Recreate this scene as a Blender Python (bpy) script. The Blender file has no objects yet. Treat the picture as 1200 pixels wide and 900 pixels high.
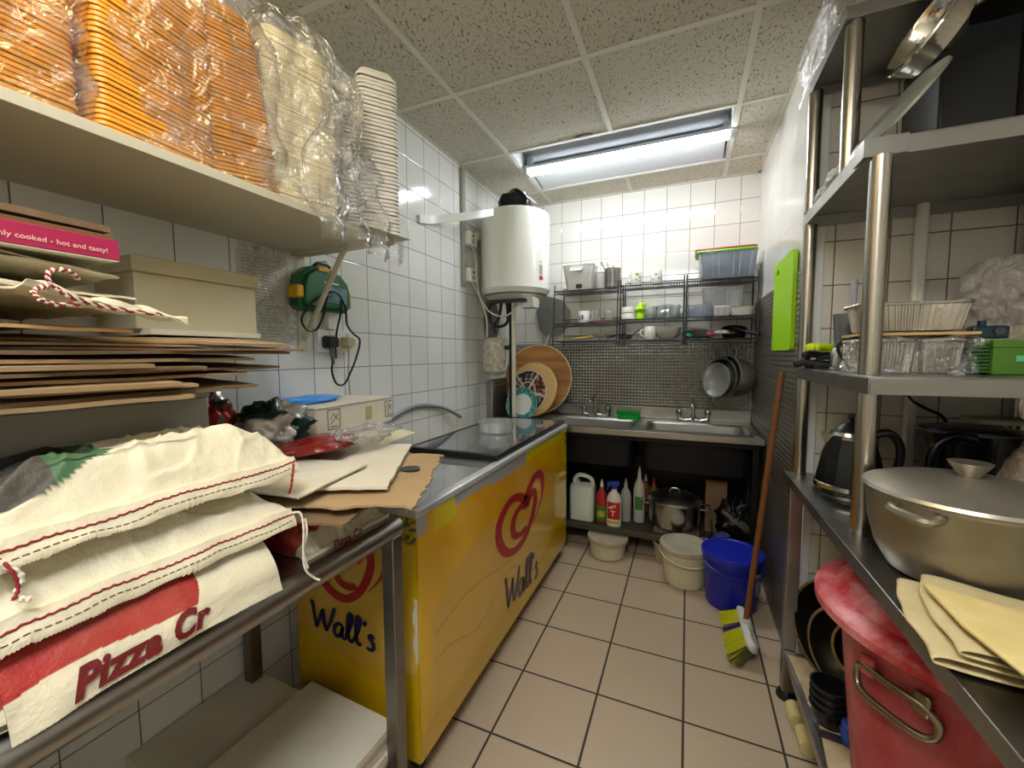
import bpy, math, random
from mathutils import Matrix, Vector, Euler, noise
R = math.radians
scene = bpy.context.scene
COL = scene.collection
# ------------------------------------------------------------ camera, exposure
CAMZ = 1.2818
_y, _p, _r = -.4039, -.0712, -.0046
fw = Vector((math.sin(_y)*math.cos(_p), math.cos(_y)*math.cos(_p), math.sin(_p)))
r0 = Vector((math.cos(_y), -math.sin(_y), 0)); u0 = r0.cross(fw)
rr = r0*math.cos(_r)+u0*math.sin(_r); uu = -r0*math.sin(_r)+u0*math.cos(_r)
cd = bpy.data.cameras.new('camera'); cam = bpy.data.objects.new('camera', cd); COL.objects.link(cam)
cam.matrix_world = Matrix(((rr.x, uu.x, -fw.x, 0), (rr.y, uu.y, -fw.y, 0), (rr.z, uu.z, -fw.z, CAMZ), (0, 0, 0, 1)))
cd.sensor_width = 36; cd.lens = 480.66*36/1200; cd.clip_start = .02; cd.clip_end = 30
scene.camera = cam
scene.view_settings.view_transform = 'Standard'; scene.view_settings.look = 'None'
scene.view_settings.gamma = 1; scene.view_settings.use_curve_mapping = False
scene.view_settings.exposure = 1.14
TUBE = 24.0            # the batten over the sink
REAR = 4.3
AISLE_FILL = 15.0             # added fill panel behind the camera, out of view
w = bpy.data.worlds.new('world'); scene.world = w; w.use_nodes = True
w.node_tree.nodes['Background'].inputs[0].default_value = (.8, .85, 1, 1); w.node_tree.nodes['Background'].inputs[1].default_value = .3
try:
    scene.cycles.use_denoising = True
    scene.cycles.max_bounces = 10; scene.cycles.diffuse_bounces = 5; scene.cycles.glossy_bounces = 4
    scene.cycles.transparent_max_bounces = 24; scene.cycles.transmission_bounces = 8
    scene.cycles.sample_clamp_indirect = 4; scene.cycles.caustics_reflective = False; scene.cycles.caustics_refractive = False
except Exception: pass

# ------------------------------------------------------------ materials
def srgb(c):
    if isinstance(c, str):
        c = c.lstrip('#'); c = [int(c[i:i+2], 16)/255 for i in (0, 2, 4)]
        c = [(x/12.92 if x <= .04045 else ((x+.055)/1.055)**2.4) for x in c]
    return (c[0], c[1], c[2], 1)
_M = {}
def mat(name, col='#888888', rough=.5, metal=0, vary=None, bump=None, vcol=False, spec=.5, coat=0, aniso=None, emit=None, rvary=None):
    """vary=(scale, amount, colour2[, stretch]); bump=(scale, strength, distance[, stretch])"""
    if name in _M: return _M[name]
    m = bpy.data.materials.new(name); m.use_nodes = True; nt = m.node_tree; N = nt.nodes; L = nt.links
    b = N['Principled BSDF']; b.inputs['Base Color'].default_value = srgb(col); b.inputs['Roughness'].default_value = rough
    b.inputs['Metallic'].default_value = metal; b.inputs['Specular IOR Level'].default_value = spec; b.inputs['Coat Weight'].default_value = coat
    tc = N.new('ShaderNodeTexCoord')
    def tex(scale, stretch=None, detail=5, rough_=.6):
        mp = N.new('ShaderNodeMapping'); L.new(tc.outputs['Object'], mp.inputs[0])
        if stretch: mp.inputs['Scale'].default_value = stretch
        t = N.new('ShaderNodeTexNoise'); t.inputs['Scale'].default_value = scale; t.inputs['Detail'].default_value = detail; t.inputs['Roughness'].default_value = rough_
        L.new(mp.outputs[0], t.inputs['Vector']); return t
    src = None
    if vcol:
        a = N.new('ShaderNodeAttribute'); a.attribute_name = 'Col'; src = a.outputs['Color']; L.new(src, b.inputs['Base Color'])
    if vary:
        t = tex(vary[0], vary[3] if len(vary) > 3 else None)
        cr = N.new('ShaderNodeMapRange'); cr.inputs[1].default_value = .38; cr.inputs[2].default_value = .66; cr.inputs[4].default_value = vary[1]
        L.new(t.outputs['Fac'], cr.inputs[0])
        mx = N.new('ShaderNodeMix'); mx.data_type = 'RGBA'; L.new(cr.outputs[0], mx.inputs[0])
        if src: L.new(src, mx.inputs[6])
        else: mx.inputs[6].default_value = srgb(col)
        mx.inputs[7].default_value = srgb(vary[2]); L.new(mx.outputs[2], b.inputs['Base Color'])
    if rvary:
        t = tex(rvary[0], rvary[2] if len(rvary) > 2 else None); cr = N.new('ShaderNodeMapRange')
        cr.inputs[1].default_value = .35; cr.inputs[2].default_value = .65; cr.inputs[3].default_value = rough; cr.inputs[4].default_value = rvary[1]
        L.new(t.outputs['Fac'], cr.inputs[0]); L.new(cr.outputs[0], b.inputs['Roughness'])
    if bump:
        t = tex(bump[0], bump[3] if len(bump) > 3 else None); bp = N.new('ShaderNodeBump')
        bp.inputs['Strength'].default_value = bump[1]; bp.inputs['Distance'].default_value = bump[2]
        L.new(t.outputs['Fac'], bp.inputs['Height']); L.new(bp.outputs[0], b.inputs['Normal'])
    if emit:
        b.inputs['Emission Color'].default_value = srgb(emit[0]); b.inputs['Emission Strength'].default_value = emit[1]
    _M[name] = m; return m
def clear(name, tint='#ffffff', opac=.15, haze='#ffffff', rough=.12, bump=None, gloss=.25, vary=None, gmin=.04):
    """thin clear plastic or glass: see-through film with a sheen and a little haze"""
    if name in _M: return _M[name]
    m = bpy.data.materials.new(name); m.use_nodes = True; nt = m.node_tree; N = nt.nodes; L = nt.links
    N.remove(N['Principled BSDF']); out = N['Material Output']
    tr = N.new('ShaderNodeBsdfTransparent'); tr.inputs[0].default_value = srgb(tint)
    di = N.new('ShaderNodeBsdfDiffuse'); di.inputs[0].default_value = srgb(haze)
    tl = N.new('ShaderNodeBsdfTranslucent'); tl.inputs[0].default_value = srgb(haze)
    md = N.new('ShaderNodeMixShader'); md.inputs[0].default_value = .4; L.new(di.outputs[0], md.inputs[1]); L.new(tl.outputs[0], md.inputs[2])
    gl = N.new('ShaderNodeBsdfGlossy'); gl.inputs['Roughness'].default_value = rough
    m1 = N.new('ShaderNodeMixShader'); m1.inputs[0].default_value = opac; L.new(tr.outputs[0], m1.inputs[1]); L.new(md.outputs[0], m1.inputs[2])
    fr = N.new('ShaderNodeLayerWeight'); fr.inputs[0].default_value = .35
    mr = N.new('ShaderNodeMapRange'); mr.inputs[3].default_value = gmin; mr.inputs[4].default_value = min(1, gloss*2.4); L.new(fr.outputs['Facing'], mr.inputs[0])
    m2 = N.new('ShaderNodeMixShader'); L.new(mr.outputs[0], m2.inputs[0]); L.new(m1.outputs[0], m2.inputs[1]); L.new(gl.outputs[0], m2.inputs[2])
    L.new(m2.outputs[0], out.inputs[0])
    tc = N.new('ShaderNodeTexCoord')
    if vary:
        t = N.new('ShaderNodeTexNoise'); t.inputs['Scale'].default_value = vary[0]; t.inputs['Detail'].default_value = 4; t.inputs['Distortion'].default_value = 1.5; L.new(tc.outputs['Object'], t.inputs['Vector'])
        v = N.new('ShaderNodeMapRange'); v.inputs[1].default_value = .45; v.inputs[2].default_value = .7; v.inputs[3].default_value = opac; v.inputs[4].default_value = vary[1]
        L.new(t.outputs['Fac'], v.inputs[0]); L.new(v.outputs[0], m1.inputs[0])
    if bump:
        t = N.new('ShaderNodeTexNoise'); t.inputs['Scale'].default_value = bump[0]; t.inputs['Detail'].default_value = 3; t.inputs['Distortion'].default_value = 2.5; L.new(tc.outputs['Object'], t.inputs['Vector'])
        bp = N.new('ShaderNodeBump'); bp.inputs['Strength'].default_value = bump[1]; bp.inputs['Distance'].default_value = bump[2]; L.new(t.outputs['Fac'], bp.inputs['Height'])
        for s in (gl, di): L.new(bp.outputs[0], s.inputs['Normal'])
    _M[name] = m; return m
def tilemat(name, ax, off, pitch, lw, col, grout, rough=.15, var=.06, wob=.15, speck=None):
    m = bpy.data.materials.new(name); m.use_nodes = True; nt = m.node_tree; N = nt.nodes; L = nt.links; b = N['Principled BSDF']
    tc = N.new('ShaderNodeTexCoord'); sp = N.new('ShaderNodeSeparateXYZ'); L.new(tc.outputs['Object'], sp.inputs[0])
    def mth(op, a, c=None):
        n = N.new('ShaderNodeMath'); n.operation = op
        for i, q in enumerate((a, c)):
            if q is None: continue
            if isinstance(q, (int, float)): n.inputs[i].default_value = q
            else: L.new(q, n.inputs[i])
        return n.outputs[0]
    ms = []; fl = []
    for k in (0, 1):
        v = mth('DIVIDE', mth('SUBTRACT', sp.outputs[ax[k]], off[k]), pitch[k])
        fl.append(mth('FLOOR', v)); f = mth('FRACT', v)
        d = mth('MULTIPLY', mth('MINIMUM', f, mth('SUBTRACT', 1, f)), pitch[k]); ms.append(d)
    d = mth('MINIMUM', ms[0], ms[1])
    g = N.new('ShaderNodeMapRange'); g.inputs[1].default_value = lw*.42; g.inputs[2].default_value = lw*.62; L.new(d, g.inputs[0])
    cb = N.new('ShaderNodeCombineXYZ'); L.new(fl[0], cb.inputs[0]); L.new(fl[1], cb.inputs[1])
    wn = N.new('ShaderNodeTexWhiteNoise'); L.new(cb.outputs[0], wn.inputs['Vector'])
    nz = N.new('ShaderNodeTexNoise'); nz.inputs['Scale'].default_value = 4; nz.inputs['Detail'].default_value = 6; L.new(tc.outputs['Object'], nz.inputs['Vector'])
    s = mth('ADD', mth('MULTIPLY', wn.outputs['Value'], var), mth('MULTIPLY', nz.outputs['Fac'], var*1.5))
    mx = N.new('ShaderNodeMix'); mx.data_type = 'RGBA'; mx.blend_type = 'MULTIPLY'; mx.inputs[0].default_value = 1; mx.inputs[6].default_value = srgb(col)
    val = mth('SUBTRACT', 1+var*.9, s); cc = N.new('ShaderNodeCombineColor'); [L.new(val, cc.inputs[i]) for i in range(3)]; L.new(cc.outputs[0], mx.inputs[7])
    last = mx.outputs[2]
    if speck:
        n2 = N.new('ShaderNodeTexNoise'); n2.inputs['Scale'].default_value = speck[0]; n2.inputs['Detail'].default_value = 6; L.new(tc.outputs['Object'], n2.inputs['Vector'])
        r2 = N.new('ShaderNodeMapRange'); r2.inputs[1].default_value = .4; r2.inputs[2].default_value = .7; r2.inputs[4].default_value = speck[1]; L.new(n2.outputs['Fac'], r2.inputs[0])
        m3 = N.new('ShaderNodeMix'); m3.data_type = 'RGBA'; L.new(r2.outputs[0], m3.inputs[0]); L.new(last, m3.inputs[6]); m3.inputs[7].default_value = srgb(speck[2]); last = m3.outputs[2]
    m2 = N.new('ShaderNodeMix'); m2.data_type = 'RGBA'; L.new(g.outputs[0], m2.inputs[0]); m2.inputs[6].default_value = srgb(grout); L.new(last, m2.inputs[7])
    L.new(m2.outputs[2], b.inputs['Base Color'])
    rr_ = N.new('ShaderNodeMapRange'); rr_.inputs[3].default_value = .8; rr_.inputs[4].default_value = rough; L.new(g.outputs[0], rr_.inputs[0]); L.new(rr_.outputs[0], b.inputs['Roughness'])
    g2 = N.new('ShaderNodeMapRange'); g2.inputs[1].default_value = lw*.4; g2.inputs[2].default_value = lw*1.3; L.new(d, g2.inputs[0])
    hh = mth('ADD', g2.outputs[0], mth('MULTIPLY', nz.outputs['Fac'], wob)); bp = N.new('ShaderNodeBump'); bp.inputs['Strength'].default_value = .35; bp.inputs['Distance'].default_value = .002
    L.new(hh, bp.inputs['Height']); L.new(bp.outputs[0], b.inputs['Normal'])
    return m

# ------------------------------------------------------------ object helpers
def tag(o, label, cat, group=None):
    o['label'] = label; o['category'] = cat
    if group: o['group'] = group
    return o
def thing(name, label, cat, loc=(0, 0, 0), group=None, rz=0):
    o = bpy.data.objects.new(name, None); COL.objects.link(o); o.empty_display_size = .05
    o.matrix_basis = Matrix.Translation(loc) @ Matrix.Rotation(rz, 4, 'Z')
    return tag(o, label, cat, group)
def dup(root, loc, label=None, rot=None, group=None, scale=None):
    r = root.copy(); COL.objects.link(r)
    r.location = loc
    if rot is not None: r.rotation_euler = rot
    if scale: r.scale = scale
    if label: r['label'] = label
    if group: r['group'] = group
    for ch in list(root.children):
        c = ch.copy(); COL.objects.link(c); c.parent = r
        for g in list(ch.children):
            d = g.copy(); COL.objects.link(d); d.parent = c
    return r
def smooth_pts(p, n=6, closed=False):
    P = [Vector(q) for q in p]; out = []; m = len(P)
    for i in range(m if closed else m-1):
        a = P[(i-1) % m] if closed or i else P[i]; b = P[i]; c = P[(i+1) % m]; d = P[(i+2) % m] if closed or i+2 < m else c
        for k in range(n):
            t = k/n
            out.append(.5*((2*b)+(c-a)*t+(2*a-5*b+4*c-d)*t*t+(3*b-a-3*c+d)*t**3))
    if not closed: out.append(P[-1])
    return out
class B:
    def __init__(s): s.v = []; s.f = []; s.m = []; s.c = []
    def add(s, vs, fs, mi=0, col=None):
        o = len(s.v); s.v += [tuple(q) for q in vs]; s.f += [tuple(i+o for i in f) for f in fs]; s.m += [mi]*len(fs)
        s.c += (col if isinstance(col, list) else [col or (1, 1, 1)]*len(vs)); return s
    def box(s, x0, x1, y0, y1, z0, z1, mi=0, M=None):
        vs = [Vector((x, y, z)) for z in (z0, z1) for y in (y0, y1) for x in (x0, x1)]
        if M: vs = [M @ q for q in vs]
        return s.add(vs, [(0, 2, 3, 1), (4, 5, 7, 6), (0, 1, 5, 4), (2, 6, 7, 3), (0, 4, 6, 2), (1, 3, 7, 5)], mi)
    def ob(s, c, sz, rot=(0, 0, 0), mi=0):
        M = Matrix.Translation(c) @ Euler([R(a) for a in rot]).to_matrix().to_4x4()
        return s.box(-sz[0]/2, sz[0]/2, -sz[1]/2, sz[1]/2, -sz[2]/2, sz[2]/2, mi, M)
    def tube(s, pts, r, n=8, mi=0, closed=False, caps=True):
        P = [Vector(q) for q in pts]; m = len(P); rs = r if isinstance(r, (list, tuple)) else [r]*m
        up = None; rings = []
        for i in range(m):
            a = P[i-1] if (i or closed) else P[i]; b = P[(i+1) % m] if (i < m-1 or closed) else P[i]
            d = (b-a); d = d.normalized() if d.length > 1e-9 else Vector((0, 0, 1))
            if up is None: up = d.orthogonal().normalized()
            up = (up-d*up.dot(d)); up = up.normalized() if up.length > 1e-6 else d.orthogonal().normalized()
            q = d.cross(up); rings.append([P[i]+(up*math.cos(2*math.pi*k/n)+q*math.sin(2*math.pi*k/n))*rs[i] for k in range(n)])
        vs = [q for rg in rings for q in rg]; fs = []
        for i in range(m if closed else m-1):
            j = (i+1) % m
            for k in range(n): fs.append((i*n+k, i*n+(k+1) % n, j*n+(k+1) % n, j*n+k))
        if caps and not closed: fs.append(tuple(range(n-1, -1, -1))); fs.append(tuple((m-1)*n+k for k in range(n)))
        return s.add(vs, fs, mi)
    def cyl(s, p0, p1, r0, r1=None, n=24, mi=0): return s.tube([p0, p1], [r0, r0 if r1 is None else r1], n, mi)
    def lathe(s, prof, c=(0, 0, 0), n=36, M=None, mi=0, sx=1, sy=1):
        M = (Matrix.Translation(c) @ (M.to_4x4() if M else Matrix()))
        vs = []; fs = []
        for (r, z) in prof:
            r = max(r, 1e-4)
            vs += [M @ Vector((r*sx*math.cos(2*math.pi*k/n), r*sy*math.sin(2*math.pi*k/n), z)) for k in range(n)]
        for i in range(len(prof)-1):
            for k in range(n): fs.append((i*n+k, i*n+(k+1) % n, (i+1)*n+(k+1) % n, (i+1)*n+k))
        return s.add(vs, fs, mi)
    def loft(s, rings, c=(0, 0, 0), cn=5, M=None, mi=0, capb=True, capt=False):
        """rings of rounded rectangles (hx, hy, z, radius)"""
        M = (Matrix.Translation(c) @ (M.to_4x4() if M else Matrix())); vs = []; fs = []; n = 4*cn
        for (hx, hy, z, r) in rings:
            r = min(r, hx*.999, hy*.999)
            for q, (sx, sy) in enumerate(((1, 1), (-1, 1), (-1, -1), (1, -1))):
                for k in range(cn):
                    a = math.pi/2*(q+k/(cn-1)); vs.append(M @ Vector((sx*(hx-r)+r*math.cos(a), sy*(hy-r)+r*math.sin(a), z)))
        for i in range(len(rings)-1):
            for k in range(n): fs.append((i*n+k, i*n+(k+1) % n, (i+1)*n+(k+1) % n, (i+1)*n+k))
        if capb: fs.append(tuple(range(n-1, -1, -1)))
        if capt: fs.append(tuple((len(rings)-1)*n+k for k in range(n)))
        return s.add(vs, fs, mi)
    def grid(s, fn, nu, nv, mi=0, colfn=None, th=0, close_u=False):
        """fn(u,v)->point for u,v in 0..1; th gives the sheet real thickness"""
        P = [[Vector(fn(i/nu, j/nv)) for j in range(nv+1)] for i in range(nu+1)]
        vs = [q for row in P for q in row]; W = nv+1
        fs = [(i*W+j, (i+1)*W+j, (i+1)*W+j+1, i*W+j+1) for i in range(nu) for j in range(nv)]
        cs = [tuple(colfn(i/nu, j/nv)) for i in range(nu+1) for j in range(nv+1)] if colfn else [(1, 1, 1)]*len(vs)
        if th:
            nn = []
            for i in range(nu+1):
                for j in range(nv+1):
                    a = P[min(i+1, nu)][j]-P[max(i-1, 0)][j]; b = P[i][min(j+1, nv)]-P[i][max(j-1, 0)]
                    n_ = a.cross(b); nn.append(n_.normalized() if n_.length > 1e-12 else Vector((0, 0, 1)))
            o = len(vs); vs = vs+[q-nn[k]*th for k, q in enumerate(vs)]; cs = cs+cs
            fs += [tuple(o+x for x in reversed(f)) for f in fs]
            bd = [i*W for i in range(nu)]+[nu*W+j for j in range(nv)]+[i*W+nv for i in range(nu, 0, -1)]+[j for j in range(nv, 0, -1)]
            for k in range(len(bd)):
                a, b = bd[k], bd[(k+1) % len(bd)]; fs.append((b, a, a+o, b+o))
        return s.add(vs, fs, mi, cs)
    def prism(s, poly, fn, th, mi=0):
        """poly: 2D outline; fn(x,y,z)->3D"""
        n = len(poly); vs = [Vector(fn(x, y, 0)) for x, y in poly]+[Vector(fn(x, y, th)) for x, y in poly]
        return s.add(vs, [tuple(range(n-1, -1, -1)), tuple(range(n, 2*n))]+[(k, (k+1) % n, (k+1) % n+n, k+n) for k in range(n)], mi)
    def stroke(s, pts, wd, fn, th=.0006, mi=0, n=8):
        P = smooth_pts([(x, y, 0) for x, y in pts], n); m = len(P); L_, R_ = [], []
        for i, q in enumerate(P):
            d = (P[min(i+1, m-1)]-P[max(i-1, 0)]); d = d.normalized() if d.length > 1e-9 else Vector((1, 0, 0)); t = i/(m-1)
            w_ = (wd(t) if callable(wd) else wd)*.5; nn = Vector((-d.y, d.x, 0)); L_.append(q+nn*w_); R_.append(q-nn*w_)
        vs = [Vector(fn(q.x, q.y, z)) for q in L_ for z in (0,)]+[Vector(fn(q.x, q.y, 0)) for q in R_]+[Vector(fn(q.x, q.y, th)) for q in L_]+[Vector(fn(q.x, q.y, th)) for q in R_]
        fs = []
        for i in range(m-1): fs += [(2*m+i, 2*m+i+1, 3*m+i+1, 3*m+i), (i, i+1, 2*m+i+1, 2*m+i), (3*m+i, 3*m+i+1, m+i+1, m+i)]
        return s.add(vs, fs, mi)
    def build(s, name, mats, parent=None, bevel=0, ang=35, sub=0, seg=2, kind=None, solid=0, label=None):
        me = bpy.data.meshes.new(name); me.from_pydata(s.v, [], s.f); me.validate(clean_customdata=False)
        for m_ in (mats if isinstance(mats, (list, tuple)) else [mats]): me.materials.append(m_)
        if len(me.polygons) == len(s.m): me.polygons.foreach_set('material_index', s.m)
        if any(c != (1, 1, 1) for c in s.c):
            ca = me.color_attributes.new('Col', 'FLOAT_COLOR', 'POINT'); ca.data.foreach_set('color', [x for c in s.c for x in (*c[:3], 1)])
        me.polygons.foreach_set('use_smooth', [True]*len(me.polygons))
        try: me.set_sharp_from_angle(angle=R(ang))
        except Exception: pass
        o = bpy.data.objects.new(name, me); COL.objects.link(o)
        if parent:
            o.parent = parent
            o.matrix_parent_inverse = WORLD(parent).inverted()
        if bevel:
            md = o.modifiers.new('bevel', 'BEVEL'); md.width = bevel; md.segments = seg; md.limit_method = 'ANGLE'; md.angle_limit = R(40)
        if solid:
            md = o.modifiers.new('solid', 'SOLIDIFY'); md.thickness = solid; md.offset = 0
        if sub:
            md = o.modifiers.new('sub', 'SUBSURF'); md.levels = sub; md.render_levels = sub
        if kind: o['kind'] = kind
        if label: o['label'] = label
        return o
def WORLD(o):
    if o.parent is None: return o.matrix_basis.copy()
    return WORLD(o.parent) @ o.matrix_parent_inverse @ o.matrix_basis
def struct(o): o['kind'] = 'structure'; return o
def nz(x, y, z=0, s=1): return noise.noise(Vector((x*s, y*s, z*s)))
def text(b, body, fn, size=.05, shear=0, bold=0, th=.0008, mi=0, align='LEFT', space=1):
    cu = bpy.data.curves.new('t', 'FONT'); cu.body = body; cu.size = size; cu.shear = shear; cu.offset = bold; cu.align_x = align
    cu.resolution_u = 3; cu.space_character = space
    to = bpy.data.objects.new('t', cu); COL.objects.link(to)
    dg = bpy.context.evaluated_depsgraph_get(); me = bpy.data.meshes.new_from_object(to.evaluated_get(dg))
    vs = [v.co.copy() for v in me.vertices]; fs = [tuple(p.vertices) for p in me.polygons]
    bpy.data.objects.remove(to); bpy.data.curves.remove(cu); bpy.data.meshes.remove(me)
    o = len(vs)
    b.add([fn(v.x, v.y, th) for v in vs], fs, mi)
    return b
def rotm(ax, a): return Matrix.Rotation(R(a), 4, ax)
def lerp(a, b, t): return a+(b-a)*t
def mix3(a, b, t): return tuple(lerp(a[i], b[i], t) for i in range(3))
def C3(h): return srgb(h)[:3]
def sstep(a, b, x):
    t = max(0, min(1, (x-a)/(b-a))); return t*t*(3-2*t)
# ------------------------------------------------------------ the room
XL, XR, YB, ZC, YC, XA, YR = -1.34, .41, 3.165, 2.461, 1.78, 1.02, -1.0
WT = '#e9ebe8'; GR = '#74716a'
t_left = tilemat('left_wall_tiles', (1, 2), (1.4757, 2.2856), (.1524, .1506), .0032, WT, GR, .12)
t_back = tilemat('back_wall_tiles', (0, 2), (-.9248, 2.3004), (.1531, .1531), .0032, '#e2e0d9', GR, .07, wob=.05)
t_right = tilemat('right_wall_tiles', (1, 2), (.05, 2.3004), (.1531, .1531), .0022, '#eceae4', '#b6b2a8', .1)
t_alc = tilemat('alcove_wall_tiles', (0, 2), (.462, 1.669), (.15, .15), .0035, '#d8d5cc', '#6d5848', .2)
t_floor = tilemat('floor_tiles', (0, 1), (-.5842, 2.3711), (.3, .3), .0075, '#b3a189', '#2e2a24', .33, .05, .4, speck=(160, .35, '#9c8a70'))
def wallbox(name, x0, x1, y0, y1, z0, z1, m): return struct(B().box(x0, x1, y0, y1, z0, z1).build(name, m))
wallbox('floor', XL-.1, XA+.1, YR-.1, YB+.1, -.1, 0, t_floor)
wallbox('wall_left', XL-.1, XL, YR-.1, YB+.1, 0, ZC+.15, t_left)
wallbox('wall_back', XL, XR+.1, YB, YB+.1, 0, ZC+.15, t_back)
# the right-hand wall by the sink ends in an outside corner; the alcove behind the rack is deeper
wallbox('wall_right', XR, XR+.12, YC+.03, YB, 0, ZC+.15, t_right)
wallbox('wall_alcove', XR+.001, XA, YC, YC+.12, 0, ZC+.15, t_alc)
wallbox('wall_right_near', XA, XA+.1, YR-.1, YC+.12, 0, ZC+.15, t_alc)
plaster = mat('painted_plaster', '#d8d2c2', .7, bump=(60, .1, .002))
wallbox('wall_rear', XL, XA, YR-.1, YR, 0, ZC+.15, plaster)
struct(B().box(XR-.004, XR+.022, YC-.006, YC+.03, 0, ZC).build('trim_1', mat('white_corner_trim', '#e9e8e2', .3), bevel=.003))
# steel sheet cladding with an embossed check pattern
def platemat(name, ax):
    m = mat(name, '#a9a59d', .36, 1, vary=(5, .4, '#8b877e')); N = m.node_tree.nodes; L = m.node_tree.links; b = N['Principled BSDF']
    tc = N.new('ShaderNodeTexCoord'); sp = N.new('ShaderNodeSeparateXYZ'); L.new(tc.outputs['Object'], sp.inputs[0])
    def mt(op, a, c=None):
        n = N.new('ShaderNodeMath'); n.operation = op
        for i, q in enumerate((a, c)):
            if q is None: continue
            if isinstance(q, (int, float)): n.inputs[i].default_value = q
            else: L.new(q, n.inputs[i])
        return n.outputs[0]
    k = 2*math.pi/.046
    a, c = mt('MULTIPLY', sp.outputs[ax], k), mt('MULTIPLY', sp.outputs[2], k)
    h = mt('MULTIPLY', mt('SINE', a), mt('SINE', c)); h = mt('ABSOLUTE', h)
    bp = N.new('ShaderNodeBump'); bp.inputs['Strength'].default_value = 1; bp.inputs['Distance'].default_value = .0055
    L.new(h, bp.inputs['Height']); L.new(bp.outputs[0], b.inputs['Normal']); return m
pl_b, pl_r = platemat('embossed_steel_back', 0), platemat('embossed_steel_side', 1)
struct(B().box(XL+.006, XR-.006, YB-.005, YB-.0005, .03, 1.365).build('trim_2', pl_b))
struct(B().box(XR-.006, XR-.0005, YC+.02, YB-.006, .03, 1.615).build('trim_3', pl_r))
struct(B().box(XL+.0005, XL+.006, 2.70, YB-.006, .0, 1.1).build('trim_4', pl_r))
# ceiling: mineral fibre tiles in a T-bar grid, one opening taken by the light
cx, cy = -1.0024, 1.6932
ctm = mat('ceiling_tile', '#c9c4b4', .9)
def ceil_mat():
    m = ctm; N = m.node_tree.nodes; L = m.node_tree.links; b = N['Principled BSDF']
    tc = N.new('ShaderNodeTexCoord')
    n0 = N.new('ShaderNodeTexNoise'); n0.inputs['Scale'].default_value = 30; n0.inputs['Detail'].default_value = 1; L.new(tc.outputs['Object'], n0.inputs['Vector'])
    vm = N.new('ShaderNodeVectorMath'); vm.operation = 'MULTIPLY_ADD'; L.new(n0.outputs['Color'], vm.inputs[0]); vm.inputs[1].default_value = (.03, .03, 0); L.new(tc.outputs['Object'], vm.inputs[2])
    mp = N.new('ShaderNodeMapping'); mp.inputs['Scale'].default_value = (1, .42, 1); mp.inputs['Rotation'].default_value = (0, 0, .5); L.new(vm.outputs[0], mp.inputs[0])
    t = N.new('ShaderNodeTexNoise'); t.inputs['Scale'].default_value = 145; t.inputs['Detail'].default_value = 2; L.new(mp.outputs[0], t.inputs['Vector'])
    r_ = N.new('ShaderNodeMapRange'); r_.inputs[1].default_value = .60; r_.inputs[2].default_value = .66; L.new(t.outputs['Fac'], r_.inputs[0])
    mx = N.new('ShaderNodeMix'); mx.data_type = 'RGBA'; L.new(r_.outputs[0], mx.inputs[0]); mx.inputs[6].default_value = srgb('#c9c4b4'); mx.inputs[7].default_value = srgb('#857c69')
    L.new(mx.outputs[2], b.inputs['Base Color'])
    bp = N.new('ShaderNodeBump'); bp.invert = True; bp.inputs['Distance'].default_value = .004; bp.inputs['Strength'].default_value = .8; L.new(r_.outputs[0], bp.inputs['Height']); L.new(bp.outputs[0], b.inputs['Normal'])
ceil_mat()
lx0, lx1, ly0, ly1 = cx, cx+1.2, cy+.6, cy+1.2
ry0, ry1 = cy-1.8, cy-1.2
rx1 = cx+.6
bc = B()
for (x0, x1, y0, y1) in ((XL, XA, ly1, YB), (XL, lx0, ry0, ly1), (lx1, XA, ry0, ly1), (lx0, lx1, ry1, ly0), (XL, XA, YR, cy-2.4), (rx1, lx1, ry0, ry1), (XL, rx1, cy-2.4, ry0), (lx1, XA, cy-2.4, ry0)):
    bc.box(x0, x1, y0, y1, ZC, ZC+.02)
struct(bc.build('ceiling', ctm))
barm = mat('ceiling_grid_bar', '#d6d3c6', .45)
bb = B()
yb = [cy-2.4+.6*k for k in range(9)]
for x, segs in ((cx, [(YR, YB)]), (cx+.6, [(YR, ly0), (ly1, YB)]), (cx+1.2, [(YR, YB)]), (cx+1.8, [(YR, YC)])):
    for a, c in segs: bb.box(x-.012, x+.012, a, c, ZC-.004, ZC-.0005)
for y in yb:
    if y > YB: continue
    bb.box(XL, XA if y < YC else XR, y-.012, y+.012, ZC-.0035, ZC-.0003)
bb.box(XL, XL+.02, YR, YB, ZC-.003, ZC-.0002); bb.box(XL, XR, YB-.02, YB, ZC-.003, ZC-.0002); bb.box(XR-.02, XR, YC, YB, ZC-.003, ZC-.0002)
struct(bb.build('trim_5', barm))
struct(B().prism([(0, 0), (.03, .01), (.05, .004), (.10, .008), (.11, 0), (.06, -.014), (.02, -.008)], lambda x, y, z: (-.60+x, cy+.573+y*1.0, ZC-.001-z), .0015).build('trim_6', mat('ceiling_tile_damage', '#4a4438', .9)))
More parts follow.
